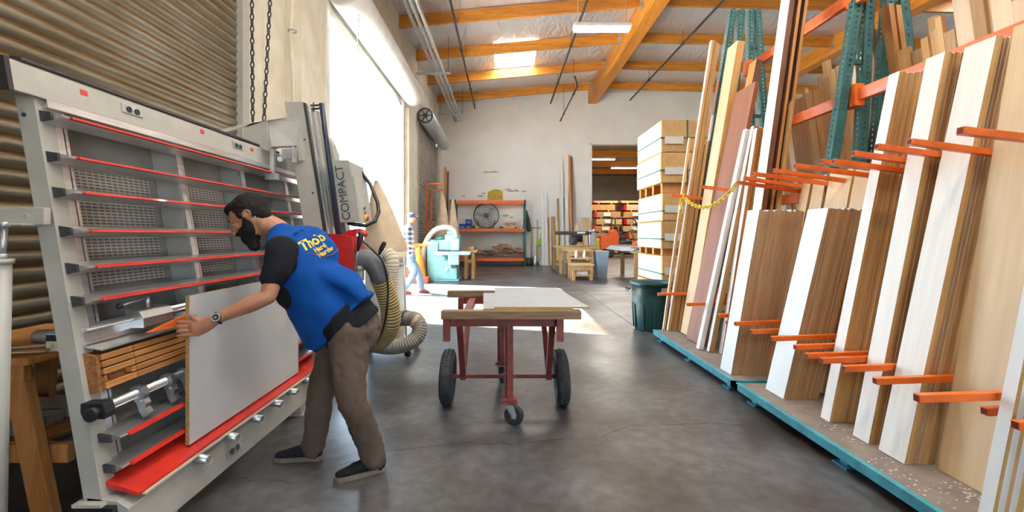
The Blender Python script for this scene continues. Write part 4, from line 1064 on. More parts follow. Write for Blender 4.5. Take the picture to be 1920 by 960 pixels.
# the white board the man holds
wp = MB(); wp.box((-1.610,2.30,.336),(-1.590,3.52,1.09)); 
for i in range(len(wp.f)): wp.m[i] = 1 if i in (3,5) else 0
o = wp.build('white_board', [m_chip, mat('pale_laminate', (.66,.66,.65), .33, c2=(.62,.62,.61), scale=2)])
tag(o, 'white laminate board held upright on the red ledge by the bearded man', 'board')

# sawhorse bench at the far left
wb = thing('work_table', 'worn brown wooden workbench with hanging white bins behind the panel saw', 'table', (-2.6,2.3,0))
g = MB(); g.box((-3.0+.08,2.08,.80),(-2.18,2.9,.835)); g.build('tabletop', w_horse, wb, bevel=.006)
g = MB(); g.box((-2.9,2.10,.72),(-2.22,2.14,.80)); g.build('apron', w_horse, wb, bevel=.004)
for (xa, xb, y) in ((-2.32,-2.16,2.16),(-2.8,-2.86,2.16),(-2.32,-2.16,2.8),(-2.8,-2.86,2.8)):
    MB().bar((xa,y,.80),(xb,y,.0+.02),.10,.05,(0,1,0)).build('leg', w_horse, wb, bevel=.004)
for z, y in ((.30,2.19),(.30,2.83)):
    g = MB(); g.box((-2.88,y,z),(-2.1,y+.04,z+.09)); g.build('stretcher', w_horse, wb, bevel=.004)
g = MB(); g.box((-2.88,2.2,.385),(-2.25,2.8,.40)); g.build('shelf', w_horse, wb)
for z, l in ((.665,'upper white storage bin hooked on the workbench'), (.475,'lower white storage bin hooked on the workbench')):
    g = MB(); x0, x1, y0, y1 = -2.72, -2.33, 1.95, 2.09
    g.add([(x0,y1,z-.13),(x1,y1,z-.13),(x1,y1,z),(x0,y1,z),(x0,y0+.05,z-.13),(x1-.0,y0+.05,z-.13),(x1,y0,z-.08),(x0,y0,z-.08)],[(0,1,2,3),(0,4,5,1),(4,7,6,5)])
    for xx in (x0, x1): g.add([(xx,y1,z-.13),(xx,y1,z),(xx,y0,z-.08),(xx,y0+.05,z-.13)],[(0,1,2,3)])
    o = g.build('storage_bin', mat('bin_ivory', (.72,.70,.60), .5, scale=5)); md = o.modifiers.new('s','SOLIDIFY'); md.thickness = .005
    tag(o, l, 'bin', 'white bins on the workbench')
t = thing('bottle', 'dark bottle of glue with maroon label on the workbench edge', 'bottle', (-2.36,2.12,.835))
MB().lathe([(0,0),(.05,0),(.055,.01),(.055,.14),(.045,.17),(.022,.19),(.022,.21),(0,.21)], (-2.395,2.12,.8355), 24).build('body', mat('maroon_plastic',(.09,.012,.02),.3), t)
MB().lathe([(.0555,.03),(.0558,.03),(.0558,.12),(.0555,.12)], (-2.395,2.12,.8355), 24).build('label', mat('maroon_label',(.16,.03,.05),.5), t)
MB().lathe([(0,.235),(.02,.235),(.024,.21),(.024,.205)], (-2.395,2.12,.8355), 16).build('cap', m_black, t)
t = thing('plastic_roll', 'shiny white roll of film lying on the workbench', 'roll', (-2.2,2.3,.836))
MB().tube([(-2.42,2.36,.872),(-2.2,2.36,.872)], .036, 20).build('film', mat('shiny_film',(.7,.7,.68),.2,coat=.6), t)
t = thing('carton', 'small white carton with yellow mark beside the film roll', 'box', (-2.17,2.26,.836))
MB().box((-2.215,2.20,.836),(-2.14,2.28,.92)).build('box', m_paper, t, bevel=.002); MB().box((-2.213,2.198,.885),(-2.16,2.1995,.915)).build('box_print', m_dark, t); 
g = MB(); g.prism([(-2.19,2.1985,.862),(-2.178,2.1985,.85),(-2.166,2.1985,.862),(-2.178,2.1985,.874)],(0,-.001,0)); g.build('box_mark', m_yellow, t)
for k, (x, y, a) in enumerate(((-2.35,2.16,.3),(-2.27,2.13,.1),(-2.31,2.21,.22))):
    o = MB().bar((x-.1,y-.02*k,.842+.009*k),(x+.1,y+.03,.842+.009*k),.04,.008).build('wood_offcut', w_benchx)
    tag(o, ['thin wood offcut at the left on the workbench','thin wood offcut at the front edge of the workbench','thin wood offcut on top of the others on the workbench'][k], 'offcut', 'thin offcuts on the workbench')
random.seed(5)
for k in range(4):
    o = MB().box((-2.85,2.25+k*.12,.401+0),(-2.3-random.uniform(0,.1),2.34+k*.12,.425+random.uniform(0,.03))).build('aluminium_offcut', m_galv, bevel=.002)
    tag(o, 'metal profile offcut on the lower shelf of the workbench', 'offcut', 'metal offcuts under the workbench')
o = MB().bar((-2.85,1.98,.03),(-2.1,2.05,.03),.09,.05).build('floor_plank', w_horse, bevel=.003); tag(o, 'reddish plank lying on the floor below the workbench', 'plank')

# dust collector behind the saw
dc = thing('dust_collector', 'twin-stage dust collector with tall tan filter bag behind the panel saw', 'dust collector', (-1.42,5.4,0))
cx, cy = -1.42, 5.45
g = MB(); pr = [(.015,2.05),(.05,1.98),(.10,1.84),(.15,1.66),(.20,1.45),(.245,1.28),(.255,1.22),(.24,1.18)]
vs = []; n = 28
for r, z in pr:
    for k in range(n):
        a = 2*math.pi*k/n; rr = r*(1+.05*math.sin(4*a+z*5)); vs.append((cx-.11*max(0,(z-1.25)/.8)+rr*math.cos(a), cy+rr*math.sin(a)*.9, z))
fs = [(i*n+k, i*n+(k+1)%n, (i+1)*n+(k+1)%n, (i+1)*n+k) for i in range(len(pr)-1) for k in range(n)]
fs.append(tuple(range(n))); g.add(vs, fs, 0, True); g.build('filter_bag', m_cloth, dc)
MB().lathe([(.245,1.08),(.25,1.08),(.25,1.20),(.245,1.20)], (cx,cy,0), 28).lathe([(.0,1.1),(.245,1.1)], (cx,cy,0), 28).build('ring_housing', m_clear, dc)
m_bagw = mat('white_plastic_bag', (.85,.85,.83), .35, c2=(.75,.76,.75), scale=4, bump=.5)
MB().lathe([(.0,.14),(.21,.14),(.235,.2),(.24,.6),(.235,1.04),(.23,1.08)], (cx,cy,0), 28).build('collection_bag', m_bagw, dc)
MB().lathe([(.241,1.03),(.248,1.03),(.248,1.075),(.241,1.075)], (cx,cy,0), 28).build('clamp_band', m_galv, dc)
g = MB(); g.box((-1.72,5.15,.08),(-1.05,5.75,.12))
g.build('base_plate', m_greyp, dc)
for x in (-1.68,-1.1):
    for y in (5.2,5.7): MB().ball((x,y,.04),(.04,.025,.04),12).build('wheel', m_black, dc)
fx = P(741,602,5.2)
g = MB(); g.lathe([(.0,-.06),(.19,-.06),(.205,-.04),(.205,.04),(.19,.06),(0,.06)], (fx.x-.02,5.25,fx.z), 36, axis=(1,-.35,0)); g.build('fan_housing', m_clear, dc)
g = MB(); g.tube([P(744,598,5.12),P(764,596,5.0)], .085, 20); g.build('inlet_port', m_elbow, dc)
g = MB(); g.box((-1.62,5.1,.35),(-1.38,5.4,.58)); g.build('motor', mat('motor_grey',(.5,.54,.58),.4,.4), dc, bevel=.02)
ribbed([P(764,597,5.0),P(778,599,4.95),P(787,612,4.9),P(782,632,4.85),P(760,646,4.8),P(728,650,4.85),P(690,645,5.0)], .075, .022, m_hg, m_hgd, 'floor_hose', dc)
MB().lathe([(.078,-.05),(.083,-.03),(.083,.03),(.078,.05)], P(782,604,4.93), 18, axis=(1,0,-.8)).build('hose_cuff', m_cloth, dc)
ribbed([P(715,485,5.2),P(728,478,5.15),P(735,490,5.1),P(733,520,5.1),P(732,560,5.1),P(735,585,5.12)], .075, .03, m_clear, mat('hose_cream_groove',(.5,.45,.33),.5), 'rise_hose', dc)
MB().cyl(P(757,480,5.1),P(762,640,5.1),.008,8).build('support_pole', m_steel, dc)
# ================================================================ far end of the hall
# pallet-rack shelving against the back wall
sh = thing('storage_shelf', 'orange and green steel shelving against the back wall with a big fan on it', 'shelf', (-.6,20.8,0))
for x in (-2.2,.94):
    for y in (20.45,21.15): MB().box((x-.04,y-.03,0),(x+.04,y+.03,2.97)).build('upright', m_green, sh)
    g = MB()
    for z in (.4,1.1,1.8,2.5): g.box((x-.015,20.45,z),(x+.015,21.15,z+.03))
    g.build('brace', m_green, sh)
for z in (2.86,1.60,.28):
    for y in (20.40,21.15): MB().box((-2.16,y,z-.075),(.90,y+.05,z+.075)).build('shelf_beam', m_orange, sh, bevel=.005)
    if z < 2.5: MB().box((-2.15,20.45,z+.055),(.89,21.15,z+.075)).build('shelf_deck', w_benchx, sh)
fn = thing('drum_fan', 'large round black wire-guard fan with pale blades on the middle shelf', 'fan', (-.80,20.7,1.68))
c = V((-.80,20.62,2.27))
g = MB()
g.torus(c+V((0,-.13,0)), .56, .02, (0,1,0), 40, 8); g.torus(c+V((0,.12,0)), .56, .02, (0,1,0), 40, 8); g.build('ring', m_dark, fn)
g = MB()
for r in (.12,.23,.34,.45): g.torus(c+V((0,-.15,0)), r, .006, (0,1,0), 36, 5)
for k in range(24):
    a = 2*math.pi*k/24; g.cyl(c+V((.1*math.cos(a),-.15,.1*math.sin(a))), c+V((.56*math.cos(a),-.13,.56*math.sin(a))), .005, 4)
g.build('guard', m_dark, fn)
g = MB(); g.lathe([(.56,-.12),(.57,0),(.56,.12)], c, 40, axis=(0,1,0)); g.build('drum', mat('drum_grey',(.25,.26,.27),.5), fn)
for k in range(3):
    a0 = math.radians((155,275,35)[k]); g = MB(); vs = []
    for i in range(6):
        r = .08+.40*i/5; w_ = math.radians(16+10*math.sin(i/5*math.pi))
        vs += [c+V((r*math.cos(a0-w_),-.03,r*math.sin(a0-w_))), c+V((r*math.cos(a0+w_),.06,r*math.sin(a0+w_)))]
    g.add(vs, [(2*i,2*i+1,2*i+3,2*i+2) for i in range(5)], 0, True); o = g.build('blade', m_paper, fn); s_ = o.modifiers.new('s','SOLIDIFY'); s_.thickness = .012
MB().cyl(c+V((0,-.17,0)), c+V((0,.15,0)), .09, 20).build('hub', m_dark, fn)
g = MB(); g.bar((-1.15,20.55,1.70),(-.45,20.55,1.70),.06,.03); g.bar((-1.1,20.55,1.70),(-1.2,20.6,2.05),.03,.03); g.bar((-.5,20.55,1.70),(-.4,20.6,2.05),.03,.03); g.build('stand', m_dark, fn)
def crate_bin(x, z, label, m=m_bluep, w_=.28, h=.2, d=.3, y=20.5):
    g = MB(); g.box((x,y,z),(x+w_,y+d,z+.015)); g.box((x,y,z),(x+.012,y+d,z+h)); g.box((x+w_-.012,y,z),(x+w_,y+d,z+h)); g.box((x,y+d-.012,z),(x+w_,y+d,z+h)); g.box((x,y,z),(x+w_,y+.012,z+h*.55)); g.box((x,y,z+h-.03),(x+w_,y+.015,z+h))
    g.box((x+w_*.3,y-.003,z+h*.2),(x+w_*.7,y,z+h*.4), 1)
    o = g.build('storage_bin', [m, m_paper], bevel=.004); tag(o, label, 'bin', 'blue bins on the shelf')
crate_bin(-2.02,1.68,'low blue plastic bin leftmost on the middle shelf'); crate_bin(-1.74,1.68,'lower of the two stacked blue bins beside the fan'); crate_bin(-1.73,1.885,'upper of the two stacked blue bins beside the fan')
o = MB().ball((-1.36,20.55,1.74),(.09,.07,.06),14).build('hearing_guard', m_black); tag(o,'black round tool lying right of the blue bins','tool')
o = MB().ball((-1.22,20.5,1.73),(.10,.06,.05),14).box((-1.2,20.47,1.72),(-1.10,20.53,1.76)).build('tape_dispenser', mat('bright_yellow',(.75,.8,.03),.4)); tag(o,'bright yellow roll on the shelf left of the fan base','tape')
t = thing('cardboard_box', 'tan printed cardboard box right of the fan on the middle shelf', 'box', (.2,20.6,1.68))
MB().box((-.05,20.5,1.68),(.60,20.9,1.97)).build('box', mat('cardboard',(.60,.40,.22),.8,c2=(.55,.36,.19),scale=5), t, bevel=.005)
g = MB()
for k, (x, z, a, b) in enumerate(((.03,1.86,.1,.04),(.16,1.82,.05,.11),(.25,1.88,.12,.03),(.24,1.80,.08,.03),(.38,1.85,.12,.05),(.12,1.76,.06,.03))): g.box((x,20.497,z),(x+a,20.4995,z+b))
g.build('box_print', m_dark, t)
o = MB().lathe([(0,0),(.05,0),(.05,.16),(.02,.2),(.02,.25),(0,.25)],(.80,20.55,1.68),14).build('spray_bottle', m_paper); tag(o,'white spray bottle at the right end of the middle shelf','bottle')
o = MB().ball((.52,20.46,1.72),(.07,.04,.03),10).build('red_tool', m_redbtn); tag(o,'small red tool in front of the cardboard box','tool')
o = MB().ball((-.12,20.5,1.72),(.10,.05,.04),10).build('green_tool', m_green); tag(o,'small dark green tool between fan and cardboard box','tool')
random.seed(9)
cols = [w_benchx, w_bench, w_orange, w_pine, w_brown, w_grey, mat('scrap_red',(.45,.06,.03),.6), mat('scrap_teal',(.03,.3,.28),.6), mat('scrap_blue',(.05,.15,.35),.6), m_paper]
n = 0
for k in range(150):
    x = random.uniform(-1.5,.8); hmax = .10+.50*max(0, math.sin(max(0,(x+1.5)/2.5)*math.pi*.95))*(1 if x > -.6 else .55)
    z = .37 + random.random()**.7*hmax; L = random.uniform(.18,.45); a = random.uniform(-.5,.5); b = random.uniform(-.25,.25)
    yy = random.uniform(20.44,21.0); w_ = random.uniform(.04,.09); th = random.uniform(.02,.045)
    q = V((math.cos(a)*math.cos(b), math.sin(a)*.7, math.sin(b)))*L/2
    o = MB().bar((x-q.x,yy-q.y,z-q.z+.04),(x+q.x,yy+q.y,z+q.z+.04),w_,th).build('wood_scrap', cols[(0,1,2,3,4,5,0,1,3,2,0,1,6,7,8,9)[k%16]])
    tag(o, 'wood offcut in the heap on the bottom shelf of the orange shelving', 'offcut', 'wood offcuts heaped on the bottom shelf')
# hole in the plaster with yellow insulation, peeling paint
g = MB(); poly = [(-.78,3.02),(.0-.05,3.02),(-.07,3.42),(-.2,3.5),(-.42,3.52),(-.62,3.47),(-.75,3.36)]
g.prism([(x,21.29,z) for x, z in poly], (0,-.03,0)); struct(g, 'trim_60', m_insul)
g = MB(); random.seed(4)
m_peel = mat('peeled_plaster', (.50,.42,.32), .9, c2=(.36,.29,.2), scale=20)
def blob(mb, cx, cz, rx, rz, seed):
    rnd = random.Random(seed); pts = []
    for k in range(14):
        a = 2*math.pi*k/14; q = rnd.uniform(.45,1.15); pts.append((cx+rx*q*math.cos(a), 21.297, cz+rz*q*math.sin(a)))
    mb.prism(pts, (0,-.004,0))
for q in ((.45,3.45,.28,.06),(.2,3.52,.22,.05),(-1.1,3.2,.22,.05),(-.95,3.33,.12,.04),(.95,3.42,.14,.04),(-.6,4.33,.55,.05),(.1,2.3,.2,.07),(.35,2.2,.1,.05),(-1.9,3.2,.12,.03),(.0,.9,.3,.1)): blob(g, *q, seed=hash(q)%1000)
struct(g, 'trim_61', m_peel)
# broom rack
br_ = thing('broom_rack', 'thin steel rail fixed to the back wall holding brooms', 'rack', (1.4,21.2,1.7)); MB().cyl((1.05,21.2,1.72),(2.0,21.2,1.72),.015,8).build('rail', m_dark, br_); MB().cyl((1.95,21.2,1.72),(1.95,21.28,1.72),.015,8).build('rail_bracket', m_dark, br_)
def broom(x, z1, m, head, label, y=21.1, lean=.05):
    t = thing('broom', label, 'broom', (x,y,0)); MB().cyl((x,y,.1),(x+lean,y+.06,z1),.018,8).build('handle', m, t)
    g = MB(); g.prism([(x-.11,y-.03,.0),(x+.11,y-.03,.0),(x+.07,y-.03,.16),(x-.07,y-.03,.16)],(0,.06,0)); g.build('bristles', head, t)
broom(1.5,2.1,w_orange,m_black,'broom with orange-brown handle, middle of the brooms on the back wall'); broom(1.25,1.7,w_pine,m_dark,'broom with pale handle nearest the orange shelving'); broom(1.78,1.95,w_orange,m_paper,'broom with brown handle and white head under the green dustpan')
t = thing('dustpan', 'bright lime green dustpan hanging on the back wall', 'dustpan', (1.6,21.0,1.1)); 
g = MB(); g.prism([(1.48,21.0,.88),(1.82,21.0,.98),(1.80,21.0,1.22),(1.60,21.0,1.20)],(0,.05,0)); g.build('pan', m_lime, t, bevel=.01); MB().cyl((1.68,21.02,1.2),(1.70,21.02,1.45),.02,8).build('handle', m_lime, t)
t = thing('jacket', 'dark jacket hanging at the right side of the shelving', 'jacket', (1.12,20.9,1.6)); MB().tube([(1.04,20.9,2.5),(1.10,20.9,2.1),(1.14,20.9,1.65)],[(.03,.05),(.09,.10),(.11,.14)],14,dome=True).build('cloth', m_dark, t); MB().cyl((.97,20.9,2.5),(1.06,20.9,2.5),.012,8).build('hook', m_galv, t)
o = MB().lathe([(0,0),(.17,0),(.19,.05),(.19,.28),(.15,.34),(0,.36)],(1.12,20.75,0),20).build('shop_vacuum', m_dark); tag(o,'dark round shop vacuum on the floor beside the shelving','vacuum')
o = MB().lathe([(0,0),(.10,0),(.11,.03),(.09,.42),(.0,.46)],(1.42,20.8,0),16).build('steel_jug', m_alu); tag(o,'small shiny canister on the floor near the brooms','canister')
o = MB().box((1.65,20.7,0),(2.1,20.95,.06)).build('floor_tray', m_paper, bevel=.01); tag(o,'low white tray on the floor under the brooms','tray')

# long boards leaning in the back-left corner and on the back wall
def wallboard(x, w_, L, m, label, group=None, y=20.75, t=.04, name='leaning_board', dx=0, cat='board', wall=21.28):
    g = MB(); g.box((0,0,0),(w_,t,L)); o = g.build(name, m, origin=(0,0,0)); ang = -math.asin(min(.95,(wall-y-t)/L))
    o.location = (x,y,0.001); o.rotation_euler = (ang, dx, 0); tag(o, label, cat, group)
for k, (x, w_, L, m, l) in enumerate((
    (1.72,.12,3.4,m_white,'short white board leftmost on the back wall right of the brooms'),(1.86,.14,3.55,m_mela,'white board second from the left on the back wall'),
    (2.02,.08,2.3,w_pine,'short pale pine board among the white boards'),(2.12,.05,2.45,m_mela,'slim white strip in front of the back-wall boards'),
    (2.19,.18,2.35,w_oak,'wide short tan board leaning on the back wall'),(2.39,.06,2.5,m_mela,'white board with tan one each side on the back wall'),
    (2.47,.08,3.15,w_oak,'mid-height tan board left of the tallest white one'),(2.57,.04,4.5,m_mela,'thin tall white strip on the back wall'),(2.75,.06,3.2,w_pine,'narrow pine board beside the tallest white one'),
    (2.63,.10,5.1,m_white,'tallest white board on the back wall'),(2.83,.15,3.5,m_mela,'wide white board left of the tall brown one'),(3.0,.10,5.15,w_orange,'tall orange-brown plank on the back wall'),(3.11,.07,5.1,w_brown,'tall darker plank beside the orange-brown one'))):
    wallboard(x, w_, L, m, l, 'boards leaning on the back wall', y=20.55+.03*(k%4)-.10*(k>8 and 0))
wallboard(2.42,.05,2.0,m_yellow,'yellow level leaning among the back-wall boards', y=20.42, wall=20.78, name='spirit_level', cat='level')
for k, (x, L, m) in enumerate(((-2.78,4.6,w_orange),(-2.66,4.4,w_brown),(-2.54,3.1,w_bench))):
    wallboard(x,.09,L,m,['tall orange-brown plank in the back left corner','tall dark plank in the back left corner','shorter brown plank in the back left corner'][k],'planks in the back left corner',y=20.6)
wallboard(3.6,.42,2.75,w_face,'pale plywood piece standing upright near the opening',y=19.6,name='plywood_piece')

# aqua moulder / planer
pm = thing('thickness_planer', 'aqua green cast woodworking machine with a small table and grey hose', 'machine', (-1.85,14.0,0))
def bx(name, a, b, m, bev=.02, parent=pm): return MB().box(a,b).build(name, m, parent, bevel=bev)
bx('base', (-2.28,13.75,.02),(-1.42,14.6,.86), m_aqua); bx('foot_plinth', (-2.34,13.7,0),(-1.36,14.65,.05), m_aqua, .01)
bx('side_fin', (-2.33,13.78,.05),(-1.99,14.55,1.20), m_aqua, .03); bx('upper_body', (-2.30,13.85,.86),(-1.42,14.5,1.25), m_aqua, .04); bx('head_block', (-1.80,13.80,1.15),(-1.36,14.4,1.40), m_aqua, .04)
bx('head_turret', (-1.74,13.9,1.38),(-1.52,14.2,1.52), m_aqua, .03); bx('front_head', (-1.60,13.62,.92),(-1.34,13.86,1.26), mat('pale_blue_paint',(.30,.55,.66),.4,scale=6), .03)
bx('work_table', (-2.05,13.42,.83),(-.98,13.80,.90), m_galv, .01); bx('table_edge', (-2.07,13.40,.80),(-1.0,13.43,.89), m_aqua, .008)
bx('column_guide', (-1.66,13.50,.50),(-1.34,13.72,.86), mat('pale_blue_paint',(.3,.5,.6),.4), .02); bx('door_panel', (-1.98,13.715,.24),(-1.62,13.745,.68), m_aquad, .008); bx('front_panel', (-2.0,13.70,.06),(-1.42,13.73,.82), m_aqua, .01)
MB().lathe([(.06,0),(.06,.04),(.05,.06),(0,.07)],(-1.72,13.715,.36),20,axis=(0,-1,0)).build('hand_wheel', m_paper, pm); MB().lathe([(.07,0),(.075,.06),(.05,.1),(0,.11)],(-1.80,13.69,.70),20,axis=(0,-1,0)).build('gear_cap', m_aqua, pm)
bx('dark_slot', (-2.0,13.66,.90),(-1.60,13.84,.94), m_dark, .005); bx('lower_nose', (-1.58,13.55,.40),(-1.42,13.7,.50), m_dark, .01)
g = MB(); g.tube([(-2.1,13.9,1.25),(-1.9,13.9,1.31),(-1.7,13.9,1.30)], .06, 12); g.build('motor_cover', m_green, pm)
g = MB(); g.tube(bez([(-1.45,13.85,1.30),(-1.50,13.85,1.52),(-1.78,13.84,1.63),(-2.12,13.84,1.52),(-2.38,13.84,1.15),(-2.46,13.84,.6),(-2.42,13.84,.15)],40), .085, 16); g.build('extraction_hose', m_elbow if False else m_hg, pm)
t = thing('side_table', 'small brown wooden side table right of the aqua machine', 'table', (-.9,14.6,0))
MB().box((-1.3,14.3,.84),(-.85,15.4,.90)).build('tabletop', w_benchx, t, bevel=.01)
for x in (-1.2,-.98):
    for y in (14.4,15.3): MB().box((x-.05,y-.04,0),(x+.05,y+.04,.84)).build('leg', w_bench, t)
MB().box((-1.2,14.38,.5),(-.98,14.42,.62)).build('rail', w_bench, t)
o = MB().box((-1.25,14.35,.901),(-.95,14.7,1.02)).build('wood_block', w_bench, bevel=.01); tag(o, 'brown wooden block on the small side table', 'block')
# cone(s)
def cone(z, label, i):
    t = thing('traffic_cone', label, 'cone', (-2.52,13.45,z), 'nested traffic cones')
    x, y = -2.52, 13.38
    g = MB(); g.box((x-.33,y-.26,z),(x+.33,y+.26,z+.05)); g.build('base', m_conebase, t, bevel=.02)
    g = MB(); g.lathe([(.235,z+.05),(.215,z+.10),(.055,z+1.0),(.045,z+1.02),(0,z+1.02)], (x,y,0), 28); g.build('body', m_cone, t)
cone(0, 'lowest of the nested orange traffic cones by the open door', 0); cone(.055, 'second of the nested orange traffic cones by the open door', 1); cone(.11, 'topmost orange traffic cone of the nested stack', 2)
# second dust collector with cloth bags, orange gibbet
dd = thing('bag_filter', 'tan cloth dust bags hanging by the back left shutter', 'dust collector', (-2.1,17.0,0))
for k, (x, y, z1, r) in enumerate(((-2.30,17.0,2.95,.33),(-1.95,17.3,2.75,.28))):
    g = MB(); g.lathe([(.02,z1),(.06,z1-.1),(r*.45,z1-.5),(r*.8,z1-1.2),(r,1.35),(r,1.25),(r*.8,1.2),(0,1.2)],(x,y,0),20); g.build('filter_bag', m_cloth, dd)
    MB().lathe([(0,.15),(r*.8,.15),(r*.85,1.0),(r*.8,1.2)],(x,y,0),20).build('drum', m_aquad, dd)
MB().box((-2.65,16.7,.0),(-1.65,17.6,.15)).build('base', m_dark, dd)
t = thing('orange_stand', 'thin orange tubular stand by the shutter', 'stand', (-2.6,16.0,0))
g = MB(); g.tube([(-2.72,16.0,0),(-2.72,16.0,3.12),(-2.66,16.0,3.18),(-2.15,16.0,3.18)], .035, 8); g.build('tube', m_orange, t); g = MB(); g.tube([(-2.62,16.4,0),(-2.62,16.4,2.98),(-2.2,16.4,3.02)], .035, 8); g.build('rear_tube', m_orange, t)

# workbenches right of centre
def bench(x0, x1, y0, y1, h, label, name='workbench', top=w_benchx, lt=.1, shelf=None):
    t = thing(name, label, 'workbench', ((x0+x1)/2,(y0+y1)/2,0))
    MB().box((x0,y0,h-.06),(x1,y1,h)).build('tabletop', top, t, bevel=.008)
    for x in (x0+.03,x1-.03-lt):
        for y in (y0+.05,y1-.05-lt): MB().box((x,y,0),(x+lt,y+lt,h-.06)).build('leg', w_bench, t, bevel=.006)
    MB().box((x0+.03,y0+.03,h-.20),(x1-.03,y0+.07,h-.06)).build('apron', w_bench, t, bevel=.004)
    if shelf: MB().box((x0+.05,y0+.06,shelf),(x1-.05,y1-.06,shelf+.05)).build('shelf', w_bench, t)
    return t
bench(1.95,3.35,16.2,18.6,.95,'long light wooden workbench carrying the radial arm saw', shelf=.3)
b = bench(2.06,2.76,13.9,14.5,.50,'low step-like wooden stand in front of the long workbench', 'low_bench', shelf=.12)
b = bench(2.05,2.90,14.7,16.1,.90,'square wooden workbench end with two white bottles', 'workbench', shelf=.45)
for k, x in enumerate((2.32,2.58)):
    o = MB().lathe([(0,0),(.05,0),(.055,.12),(.03,.2),(.015,.24),(0,.25)],(x,14.6,.66),12).build('glue_bottle', m_paper)
    tag(o, ['left white glue bottle on the workbench end','right white glue bottle on the workbench end'][k], 'bottle', 'white glue bottles')
    
MB().box((2.15,14.52,.63),(2.8,14.70,.66)).build('front_ledge', w_benchx, b)
o = MB().box((2.21,14.02,.171),(2.59,14.38,.42)).build('white_carton', m_paper, bevel=.01); tag(o, 'white carton on the lower shelf of the low stand', 'box')
ra = thing('radial_arm_saw', 'black radial arm saw standing on the long workbench', 'saw', (2.8,17,.95))
z = .95
MB().cyl((3.25,17.2,z),(3.25,17.2,z+.62),.08,16).build('column', m_steel, ra); g = MB(); g.box((1.95,17.1,z+.44),(3.32,17.3,z+.58)); g.build('arm', m_dark, ra, bevel=.03)
MB().box((2.75,17.09,z+.49),(3.05,17.097,z+.555)).build('arm_badge', m_paper, ra)
g = MB(); g.tube([(2.55,17.2,z+.30),(2.95,17.2,z+.30)], .13, 16); g.build('motor', m_black, ra); g = MB(); g.lathe([(0,-.02),(.16,-.02),(.17,0),(.16,.02),(0,.02)],(2.6,17.0,z+.22),24,axis=(0,1,0)); g.build('blade_guard', m_dark, ra)
MB().box((3.2,17.1,z),(3.45,17.4,z+.62)).build('rear_housing', m_steel, ra, bevel=.02)
MB().lathe([(.06,0),(.07,.02),(.06,.04),(0,.05)],(3.38,17.05,z+.60),14,axis=(0,-1,0)).build('crank', m_galv, ra)
random.seed(2)
for k in range(14):
    x = random.uniform(2.3,3.2); y = random.uniform(16.3,16.7); L = random.uniform(.15,.3)
    o = MB().bar((x,y,z+.02+.02*(k%3)),(x+L,y+.05,z+.02+.02*(k%3)),.06,.03).build('wood_offcut', random.choice([w_pine,w_orange,w_benchx])); tag(o,'small wood offcut on the long workbench','offcut','offcuts on the long workbench')
o = MB().lathe([(0.02,.95),(.06,.85),(.2,.45),(.26,.1),(.25,0),(0,0)],(2.95,18.3,.95),20).build('cloth_bag', m_cloth); tag(o,'tan cloth bag standing behind the radial arm saw','bag')
bb_ = thing('waste_bin', 'blue-grey square plastic bin right of the low stand', 'bin', (3.2,14.9,0))
g = MB(); g.add([(3.02,14.7,0),(3.32,14.7,0),(3.32,15.1,0),(3.02,15.1,0),(2.98,14.65,.85),(3.38,14.65,.85),(3.38,15.15,.85),(2.98,15.15,.85)],[(0,3,2,1),(0,1,5,4),(1,2,6,5),(2,3,7,6),(3,0,4,7)]); g.build('body', mat('blue_grey_plastic',(.30,.37,.45),.45,scale=4), bb_)
MB().box((2.96,14.63,.83),(3.40,15.17,.87)).build('rim', mat('blue_grey_plastic',(.3,.37,.45),.45), bb_, bevel=.01)
b2 = bench(4.35-.2,5.0-.15,14.5,16.4,.86,'rough wooden bench loaded with white sheets right of the bin', 'rough_bench', lt=.12)
MB().box((4.2,14.52,.30),(4.8,14.58,.46)).build('cross_rail', w_bench, b2)
for k in range(6):
    o = MB().box((3.85+.03*k,14.9+.12*k,.865+.028*k),(4.95-.04*k,17.2-.03*k,.888+.028*k)).build('white_sheet', m_mela if k != 5 else w_grey); tag(o,'white sheet lying in the pile on the rough bench','sheet','white sheets on the rough bench')
random.seed(8)
for k in range(26):
    x = random.uniform(4.2,4.95); y = random.uniform(14.45,14.85); L = random.uniform(.12,.35)
    o = MB().bar((x-L/2,y,.89+random.random()*.10),(x+L/2,y+random.uniform(-.1,.1),.89+random.random()*.10),.05,.02).build('wood_scrap', random.choice([w_grey,w_bench,w_pine,m_paper,m_dark,m_teal if k%9==0 else w_brown])); tag(o,'thin scrap in the messy pile on the rough bench','offcut','scraps on the rough bench')
yb = thing('bollard', 'yellow steel bollard at the left side of the back opening', 'bollard', (4.25,20.6,0)); MB().lathe([(0,1.25),(.07,1.23),(.1,1.15),(.1,0)],(4.25,20.6,0),20).build('post', m_yellow, yb)
